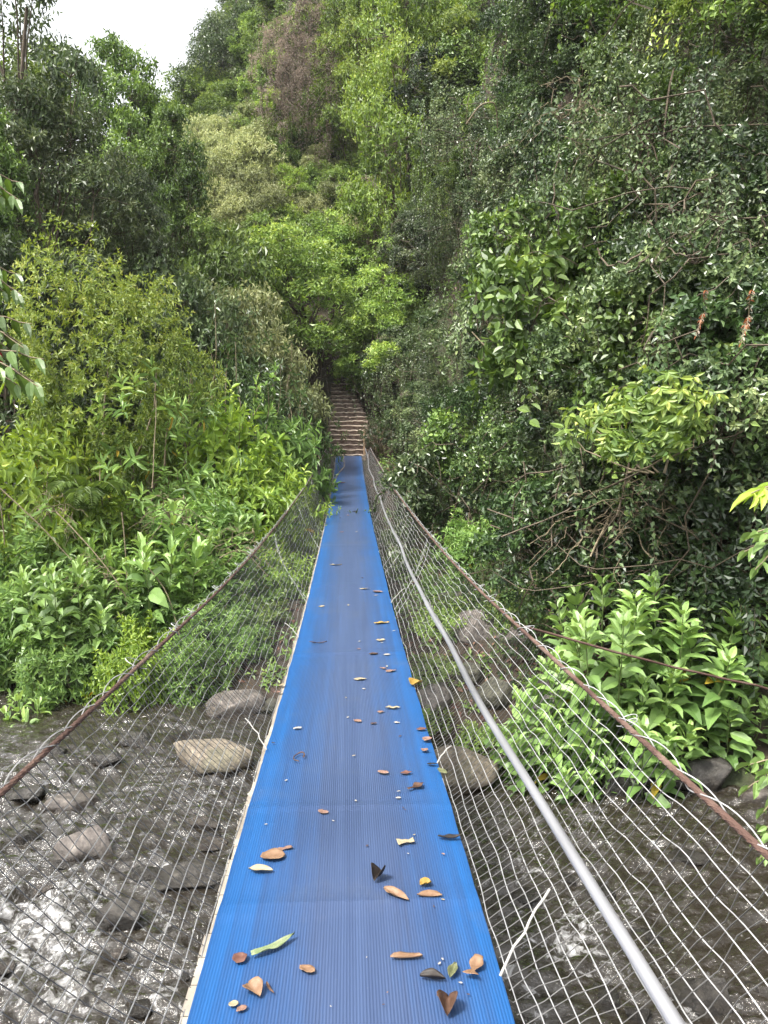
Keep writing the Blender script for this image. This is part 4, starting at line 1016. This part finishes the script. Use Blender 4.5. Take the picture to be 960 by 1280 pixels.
fit('dark_bush', 375, 480, 50, 26.5, 'small dark shrub against the left side of the steps')
# ---- gully trees
fit('tree_gully', 372, 300, 150, 30.5, 'slender tree with a dark trunk standing just left of the steps', rz=0)
fit('tree_mid', 440, 275, 150, 36, 'leafy tree directly above the top of the steps', rz=1)
fit('tree_mid', 520, 290, 130, 31, 'mid green tree between the steps and the creeper wall', rz=2)
fit('tree_bright', 395, 170, 130, 43, 'bright green bushy tree on the slope above the gully', rz=3)
fit('tree_gully', 480, 385, 110, 30, 'low dark tree right of the top of the steps', rz=3)
fit('tree_gully', 330, 340, 110, 33, 'grey-green tree behind the slender gully tree', rz=4)
fit('bush_far_mid', 455, 440, 70, 34, 'bright leafy bush closing off the top of the steps')
fit('bush_far_mid', 410, 400, 70, 36, 'leafy bush behind and above the left end of the top step')
# ---- skyline
fit('tree_airy', 318, -10, 110, 57, 'thin-crowned tree on the skyline right of the white sky', rz=1)
fit('tree_airy', 275, 45, 60, 56, 'small airy tree at the left end of the skyline ridge', rz=2)
fit('tree_grey', 340, -40, 140, 52, 'grey-green tree near the top of the hill beside the skyline', rz=2)
fit('tree_mid', 262, 95, 110, 47, 'rounded green tree standing below the skyline ridge', rz=2)
fit('tree_bright', 290, 165, 70, 45, 'small bright tree below the rounded green skyline tree', rz=5)
fit('tree_bright', 455, -30, 110, 38, 'bright yellow-green tree at the top middle of the photo', rz=.6)
fit('tree_bright', 520, -40, 120, 33, 'bright leafy tree at the top beside the creeper wall', rz=1.7)
# ---- slope zones
def zone(x0, x1, y0, y1, step, kinds, label, group, size, seed, lift=.35):
    r = random.Random(seed); y = y0
    while y <= y1:
        x = x0+r.uniform(0, step*.6)
        while x <= x1:
            qx, qy = x+r.uniform(-.3, .3)*step, y+r.uniform(-.3, .3)*step
            if 365 < qx < 465 and qy > 375: x += step; continue
            p = hit(qx, qy, 12)
            k_ = r.choice(kinds); s = size*p[1]/F0/DIM[k_][0]*r.uniform(.8, 1.25)
            p[2] -= lift*DIM[k_][1]*s
            place(K[k_], p, (s, s, s*r.uniform(.85, 1.15)), (r.uniform(-.9, .3) if k_[:2] == 'cr' else r.uniform(0, 6.28)), label, None, group)
            x += step
        y += step*.72
zone(228, 350, 205, 345, 44, ['bush_far_khaki'], 'khaki-green bush in the pale bushy patch left of the gully', 'khaki bushes on the slope', 80, 1)
zone(240, 470, 340, 430, 56, ['bush_far_mid', 'bush_far_khaki', 'bush_far_mid'], 'green bush in the thicket around the gully trees', 'thicket bushes around the gully', 85, 2)
zone(350, 450, 60, 190, 50, ['bush_far_khaki', 'bush_far_mid', 'cr_far'], 'shrub on the upper slope between the skyline and the cliff', 'upper slope shrubs', 80, 3)
zone(345, 450, 180, 330, 50, ['bush_far_mid', 'tree_bright', 'bush_far_khaki'], 'leafy bush on the slope between the khaki patch and the cliff', 'leafy bushes on the middle slope', 75, 8)
zone(515, 600, -30, 330, 56, ['cr_far', 'cr_curtain', 'cr_mid'], 'vine-hung growth where the cliff meets the creeper wall', 'growth between cliff and creeper wall', 95, 9)
zone(270, 350, 30, 190, 55, ['bush_far_dark', 'bush_far_mid'], 'dark bush on the hillside below the skyline trees', 'hillside bushes under the skyline', 75, 4)
zone(450, 570, -10, 260, 58, ['cr_far', 'bush_far_mid', 'cr_far'], 'green vine-hung bush on the steep cliff above the gully', 'green growth on the cliff', 85, 5)
zone(440, 540, 300, 460, 52, ['bush_far_mid', 'bush_far_dark', 'bush_far_khaki'], 'leafy bush on the slope right above the steps', 'bushes between steps and creeper wall', 75, 6)
zone(0, 210, 230, 300, 75, ['bush_far_dark', 'bush_far_mid'], 'bush on the left hillside glimpsed between the big trees', 'bushes behind the left trees', 110, 7)
for (px, py, w_, lab) in [(385, 190, 80, 'curtain of dead brown vines left of the bright tree on the cliff'), (405, 110, 75, 'highest dead brown vine tangle on the upper slope'),
                          (485, 330, 70, 'brown dead vine curtain above the leafy tree over the steps'), (478, 200, 60, 'brown root and vine tangle hanging down the cliff'),
                          (500, 120, 70, 'grey brown tangle of dead twigs near the top of the cliff'), (360, 130, 60, 'thin brown dead vines under the skyline trees')]:
    p = hit(px, py, 12); p[1] -= 1.6; s = w_*p[1]/F0/3
    p[2] = at_Y(px, py, p[1])[2]
    place(K['cr_dead'], p, (s, s, s*1.1), -.2, lab, 'dead vines')

# ---- creeper wall on the right
def wall(px, py, kind, sc, label, group=None, rz=None, out=.3, drop=.45):
    p = hit(px, py, 7.5)
    p = p+np.array([-out*.7, -out*.6, -drop*DIM[kind][1]*sc])
    return place(K[kind], p, sc, (PR.uniform(-.9, -.2) if rz is None else rz), label, None, group)
r_ = random.Random(12)
row = 0; y = -70
while y < 700:
    x = 560+(35 if row % 2 else 0)-(20 if y < 200 else 0)
    if y > 560: x += 40
    while x < 1010:
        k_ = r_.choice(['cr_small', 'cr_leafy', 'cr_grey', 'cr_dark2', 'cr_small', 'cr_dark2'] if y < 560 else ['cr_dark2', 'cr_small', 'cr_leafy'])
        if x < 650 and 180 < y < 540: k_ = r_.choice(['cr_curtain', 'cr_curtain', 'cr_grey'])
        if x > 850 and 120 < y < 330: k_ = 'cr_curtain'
        if y > 590 and x > 680: k_ = 'cr_painted_shade'
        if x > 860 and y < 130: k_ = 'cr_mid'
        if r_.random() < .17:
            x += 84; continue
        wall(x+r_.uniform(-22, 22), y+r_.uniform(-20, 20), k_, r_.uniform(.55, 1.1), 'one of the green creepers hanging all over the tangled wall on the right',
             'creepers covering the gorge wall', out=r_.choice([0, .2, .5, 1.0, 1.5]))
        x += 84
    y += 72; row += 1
for (px, py, sc, lab) in [(545, 330, .9, 'grey-green fine-leaved creeper at the left edge of the wall, upper of two'), (525, 470, .9, 'grey-green fine-leaved creeper at the left edge of the wall, lower of two'),
                          (600, 600, .8, 'dense dark creeper low on the wall beside the mesh'), (560, 540, .8, 'leafy creeper beside the brown leaf litter near the bridge end')]:
    wall(px, py, 'cr_grey', sc, lab, out=.9)
def front(px, py, q_=.35):
    """depth of the foliage already standing around this column"""
    dg = bpy.context.evaluated_depsgraph_get(); out_ = []
    for dx in (-50, -25, 0, 25, 50):
        for dy in (-40, -15, 15, 40):
            r = Vector(ray(px+dx, py+dy)).normalized()
            ok_, loc_, *_r = scene.ray_cast(dg, r*2.5, r)
            if ok_: out_.append(loc_.y)
    out_.sort(); return out_[int(len(out_)*q_)] if out_ else 9.
bpy.context.view_layer.update()
for (px, py, sc, lab) in [(690, 410, .75, 'broad-leaved climber in the middle of the creeper wall'), (640, 320, .6, 'broad-leaved climber high on the left half of the creeper wall'),
                          (760, 300, .5, 'small broad-leaved climber above the middle of the wall'), (800, 425, .5, 'broad-leaved climber just above the lime-coloured branch'),
                          (620, 560, .55, 'broad-leaved climber low on the wall near the mesh'), (700, 540, .5, 'broad-leaved climber left of the lime-coloured branch'),
                          (860, 560, .5, 'sparse broad-leaved climber right of the lime-coloured branch'), (600, 90, .6, 'broad-leaved climber near the top left of the wall'),
                          (560, 130, .6, 'pale broad-leaved climber at the upper left edge of the wall'), (820, 110, .5, 'broad-leaved climber near the top middle of the wall')]:
    if 250 < py < 450:
        yf = front(px, py, .5)+.35; sc *= 1.15
        c_ = at_Y(px, py, yf); c_[2] -= 1.1*sc; place(K['cr_broad'], c_, sc, -.4, lab)
    else: wall(px, py, 'cr_broad', sc*1.3, lab, out=1.2, drop=.5)
bpy.context.view_layer.update()
yl = front(815, 520)-.35
place(K['lime'], at_Y(812, 575, yl), (.135*yl, .09*yl, .115*yl), -.35, 'branch of young lime-green drooping leaves standing out from the dark wall', 'branch')
for (px, py, s, lab) in [(880, 395, .8, 'twig of reddish leaves on the dark right side, left of a pair'), (935, 400, .9, 'twig of reddish leaves on the dark right side, right of a pair')]:
    place(K['red_spray'], at_Y(px, py, front(px, py)-.2), s, -.4, lab, 'twig')
for (px, py, s, k_, lab) in [(740, 665, .8, 'twigs', 'pale bare branches tangled under the creepers above the leafy plants'), (800, 640, .6, 'twigs', 'bare branches at the dark foot of the wall on the right'),
                             (640, 720, .5, 'twigs_d', 'dark bare branches at the foot of the wall beside the mesh'), (870, 330, .7, 'twigs_d', 'dark bare branches high in the shaded right part of the wall'),
                             (700, 150, .6, 'twigs', 'pale bare branches in the upper creeper wall')]:
    place(K[k_], at_Y(px, py, front(px, py)+.1), s, -.3, lab, 'branch')
def liana(label, pts, rad, mat=TWIG, wob=.02, seed=1):
    rng = np.random.default_rng(seed); P = [at_Y(*q_) for q_ in pts]; out = []
    for i in range(len(P)-1): out.append(curve(P[i], P[i+1], (0, 0, 0), rng, 6, wob)[:-1])
    pp_ = np.vstack(out+[P[-1][None]])
    for _ in range(3): pp_[1:-1] = (pp_[:-2]+2*pp_[1:-1]+pp_[2:])/4
    b = MB(); b.tube(pp_, np.linspace(rad, rad*.6, len(pp_)), 6); tag(b.build('liana', mat), label, 'liana')
liana('curved bare liana arching in the dark gap right of the lime branch', [(912, 385, 8.2), (918, 430, 8.1), (895, 480, 8.1), (865, 495, 8.3), (840, 520, 8.6)], .014)
liana('pale branch slanting down from the lime branch to the tangle', [(780, 600, 8.6), (755, 660, 8.3), (738, 696, 8.1)], .016, seed=3)
liana('thin arched stem near the upper left of the wall', [(583, 155, 12), (600, 130, 11.8), (620, 126, 11.8), (622, 160, 12)], .014, seed=4)
liana('long thin liana crossing the middle of the wall', [(590, 415, 10.6), (640, 470, 10.3), (700, 520, 10)], .009, seed=5)

# ---- big-leaved plants on the right bank
fit('big', 765, 742, 190, 7.7, 'big-leaved plant with pale green pointed leaves behind the guy cable, left of the two tallest', rz=.4)
fit('big', 868, 730, 190, 7.8, 'big-leaved plant standing tallest right of centre behind the guy cable', rz=2.2)
fit('big2', 945, 755, 130, 8.1, 'big-leaved plant cut by the right edge of the photo', rz=1)
fit('big2', 720, 825, 150, 7.45, 'big-leaved plant leaning against the bridge cable', rz=3)
fit('big2', 815, 850, 150, 7.3, 'low big-leaved plant in front of the tallest ones with a yellow leaf', rz=4)
fit('big2', 660, 880, 120, 7.5, 'big-leaved plant seen through the wire mesh right of the pipe', rz=5)
fit('big2', 920, 850, 130, 7.6, 'low big-leaved plant at the shaded right bank', rz=.2)
fit('big2', 740, 915, 100, 7.2, 'small big-leaved plant drooping to the water behind the mesh', rz=1.2)
fit('low', 550, 800, 75, 10.2, 'low shrub between mat edge and pipe, nearest the grey boulder')
fit('low', 585, 765, 80, 11.2, 'low shrub seen through the mesh on the brown bank beyond the pipe')
fit('lance', 640, 770, 100, 10.2, 'leafy shrub on the bank just under the right bridge cable')
fit('low', 545, 835, 70, 9.4, 'low green shrub behind the tan bank boulder near the mat')
fit('dark_bush', 680, 790, 110, 9.2, 'dark shrub on the bank between the cable and the big-leaved plants')
fit('low', 600, 905, 60, 8.4, 'small green clump above the tan bank boulder')
fit('low', 535, 890, 60, 8.8, 'small grassy green clump at the mat edge beside the bank boulder')
fit('lance', 560, 720, 90, 12.5, 'green shrub seen through the mesh right of the mat')
fit('lance', 500, 690, 60, 15, 'green shrub seen through the mesh close to the far right mat edge')
fit('dark_bush', 620, 700, 110, 11, 'dark shrub under the wall just outside the bridge cable')
fit('lance', 590, 650, 80, 14, 'mid green shrub at the foot of the wall near the leaf litter')
fit('low', 640, 745, 60, 9.8, 'low broad-leaved clump outside the cable at the foot of the wall')
fit('dark_bush', 540, 600, 80, 18, 'dark shrub at the foot of the wall beside the brown litter')
fit('dark_bush', 480, 520, 60, 27.5, 'dark shrub against the right side of the steps')
# ---- left bank shrubs
LB = [('lance', 332, 505, 120, 18, 'bright lance-leaved shrub nearest the left end of the mesh'),
      ('lance2', 275, 510, 130, 16, 'bright green shrub behind the spindly stems, middle of the left bank'),
      ('lance', 368, 550, 50, 22, 'lance-leaved shrub beside the foot of the steps on the left'),
      ('lance2', 320, 575, 150, 14.5, 'broad bright shrub above the left mesh cable at mid span'),
      ('lance', 235, 610, 150, 13, 'lance-leaved shrub in the middle of the left bank'),
      ('lance_yel', 40, 520, 160, 12.8, 'yellowish shrub at the far left under the overhanging branch'),
      ('lance2', 120, 620, 150, 12.6, 'green shrub around the fern on the left bank'),
      ('lance', 50, 660, 170, 11.9, 'pale leafy shrub at the far left above the mossy boulder'),
      ('lance', 165, 700, 150, 11.8, 'lance-leaved shrub above the left bridge cable near the water'),
      ('lance', 270, 690, 120, 12.0, 'lance-leaved shrub just outside the left cable at mid span'),
      ('lance_yel', 375, 620, 80, 16, 'yellow-green shrub seen through the far left mesh'),
      ('lance2', 345, 690, 110, 12.6, 'leafy shrub seen through the left mesh'),
      ('lance', 95, 760, 130, 10.9, 'full pale-leaved shrub over the boulder on the left bank'), ('lance2', 175, 775, 110, 10.7, 'full leafy shrub hanging over the stream outside the left cable'),
      ('lance', 250, 740, 110, 11.2, 'pale-leaved shrub just above the left cable'), ('lance', 15, 700, 120, 11.3, 'pale-leaved shrub cut by the left edge, upper of two'),
      ('low', 320, 770, 90, 11.4, 'low leafy clump behind the mesh over the long grey rock'),
      ('low', 220, 790, 90, 11.3, 'low leafy clump hanging over the water outside the left cable'),
      ('lance', 10, 745, 120, 11.2, 'leafy shrub cut by the left edge of the photo near the water'),
      ('low', 120, 790, 90, 11.4, 'low leafy clump above the mossy boulder at the left')]
for (k_, px, yt, wp, Y, lab) in LB: fit(k_, px, yt, wp, Y, lab)
for i_, (px, yt, wp, Y, k_) in enumerate([(60, 790, 90, 10.4, 'lance'), (150, 800, 80, 10.2, 'lance2'), (230, 800, 90, 10.3, 'lance'), (300, 770, 80, 10.9, 'lance')]):
    fit(k_, px, yt, wp, Y, ['low pale shrub leaning over the stream at the far left bank edge', 'low bright shrub leaning over the stream second from the left', 'low pale shrub leaning over the stream under the left cable', 'low pale shrub seen through the mesh at the water edge'][i_])
fit('big2', 200, 640, 110, 11.4, 'large pale-leaved plant standing out of the left bank shrubs')
fit('big', 90, 690, 120, 10.9, 'large pale-leaved plant on the far left bank above the water')
fit('big2', 285, 620, 100, 12.6, 'large pale-leaved plant near the middle of the left cable')
fit('spindly', 175, 455, 160, 12.6, 'spindly shrub with pale bare stems topped by rosettes in front of the domed shrub', rz=1)
fit('spindly', 250, 470, 110, 14, 'spindly shrub with leaf rosettes right of the first spindly one', rz=2)
put('fern', 108, 640, 12.0, 1.0, 'dark green fern arching in the shade of the left bank shrubs')
fit('small_ros', 22, 868, 70, 9.6, 'small leafy plant at the left edge above the stream', rz=0)
for (px, py, Y, s, k_, lab) in [(120, 720, 11.2, .6, 'twigs', 'pale bare branches in front of the left bank shrubs'), (215, 650, 11.8, .7, 'twigs', 'bent bare branches above the left cable'),
                                (70, 640, 11.4, .5, 'twigs', 'bare branches crossing at the far left bank'), (300, 690, 12.0, .7, 'twigs', 'arched pale branch dipping to the left cable')]:
    put(k_, px, py, Y, s, lab, cat='branch')
for i, pts in enumerate([[(70, 640, 11), (120, 690, 10.9), (170, 760, 10.8), (100, 790, 10.8)], [(0, 610, 11), (60, 665, 11), (110, 720, 11)], [(152, 640, 11), (158, 690, 11), (160, 760, 11)],
                         [(190, 610, 11.5), (192, 560, 11.6), (195, 500, 11.8)], [(178, 700, 10.9), (210, 740, 10.9), (235, 830, 10.6)], [(240, 720, 11.4), (300, 680, 11.6), (335, 720, 11.5)]]):
    liana(['looping bare stem low on the left bank', 'straight slanting stem at the far left bank', 'upright pale stem in the middle of the left bank', 'tall pale stem below the leaf rosettes',
           'thin stem hanging towards the water left of the cable', 'arched grey branch touching the left cable'][i], pts, .009, seed=10+i)
# ---- close overhanging growth, its stems rooted outside the frame
for (px, py, Y, s, rz, lab) in [(-75, 225, 2.6, .55, 0, 'topmost overhanging spray with red young leaves at the left edge'), (-80, 340, 2.5, .55, .2, 'second overhanging spray from the top at the left edge'),
                                (-80, 410, 2.4, .6, -.1, 'third overhanging spray from the top at the left edge, with orange tips'), (-80, 455, 2.3, .65, 0, 'lowest overhanging spray with dark hanging leaves at the left edge')]:
    put('near_l', px, py, Y, s, lab, rz=rz)
put('near_r', 1000, 610, 3.4, 1.0, 'spray of bright narrow leaves sticking in at the right edge')
put('near_r2', 1010, 670, 3.6, .9, 'spray of pale leaves at the right edge below the bright narrow ones')
put('near_r2', 1010, 960, 3.7, 1.0, 'pale leafy spray at the right edge above the rusty cable', rz=.3)
put('near_r2', 1005, 1050, 3.5, .7, 'small leafy spray beside the rusty cable at the lower right', rz=-.3)
b = MB(); b.tube(curve((-2.1, 2.5, -3.0), (-1.55, 2.45, 1.3), (-.1, 0, 0), np.random.default_rng(1), 12, .01), np.linspace(.035, .012, 12), 7)
tag(b.build('sapling_stem', BARK), 'slim stem just outside the left edge carrying the overhanging sprays', 'tree stem')
b = MB(); b.tube(curve((2.6, 3.6, -3.3), (2.15, 3.4, .1), (.1, 0, 0), np.random.default_rng(1), 12, .01), np.linspace(.03, .01, 12), 7)
tag(b.build('sapling_stem', BARK), 'slim stem just outside the right edge carrying the pale sprays', 'tree stem')

# ---- undergrowth and leaf litter
def scatter(n, x0, x1, y0, y1, seed):
    rng = np.random.default_rng(seed); xs = []; ys_ = []
    while len(xs) < n:
        x = rng.uniform(x0, x1, n*3); y = y0+(y1-y0)*rng.random(n*3)**1.5
        e = .05; gx = (T(x+e, y)-T(x-e, y))/(2*e); gy_ = (T(x, y+e)-T(x, y-e))/(2*e)
        sl = np.sqrt(1+gx**2+gy_**2)
        ok = (rng.random(n*3)*5 < sl) & (abs(x) < y*.62+3) & (T(x, y) > WATER+.12)
        xs += list(x[ok]); ys_ += list(y[ok])
    x = np.array(xs[:n]); y = np.array(ys_[:n]); e = .05
    gx = (T(x+e, y)-T(x-e, y))/(2*e); gy_ = (T(x, y+e)-T(x, y-e))/(2*e)
    return np.stack([x, y, T(x, y)], -1), unit(np.stack([-gx, -gy_, np.ones(n)], -1))
rng = np.random.default_rng(6)
P, N = scatter(30000, -32, 16, 7, 60, 3)
ok = ~((abs(P[:, 0]) < 1.0) & (P[:, 1] > 20) & (P[:, 1] < 33))
ok2 = ~((P[:, 0] > 2.2) & (P[:, 1] < 24) & (N[:, 2] < .6) & (rng.random(len(P)) < .85)); ok = ok & ok2
P, N = P[ok], N[ok]
A = unit(N+np.array([0, -.1, .35])+rng.normal(0, .3, P.shape))
hgt = rng.uniform(.02, .35, len(P))[:, None]*sstep(7, 14, P[:, 1])[:, None]
mb = MB(); add_leaves(mb, *rosettes(rng, P+A*hgt, A, 6, .10+.0022*P[:, 1], .45, .40+.15*vnoise(P[:, 0]*.4, P[:, 1]*.4, 2), (40, 100), .5, .3, droop=.2), tmpl=4)
tag(mb.build('undergrowth', L_MID), kind='stuff', label='low green ground cover over the banks and slopes')
P, N = scatter(9000, -8, 5, 8.5, 29, 9)
ok = ~((abs(P[:, 0]) < .8) & (P[:, 1] > 25)); P, N = P[ok], N[ok]; n = len(P)
mb = MB(); d = unit(np.cross(N, rng.normal(0, 1, P.shape)))
add_leaves(mb, P+N*.015, d, N+rng.normal(0, .3, P.shape), rng.uniform(.06, .14, n), .5, rng.random(n), tmpl=4)
tag(mb.build('leaf_litter', leafmat('litter_leaf', [(0, (.05, .025, .015)), (.5, (.13, .065, .04)), (1, (.25, .16, .10))], rough=.7, transl=.05)), kind='stuff', label='brown fallen leaves on the ground')

haze_box()
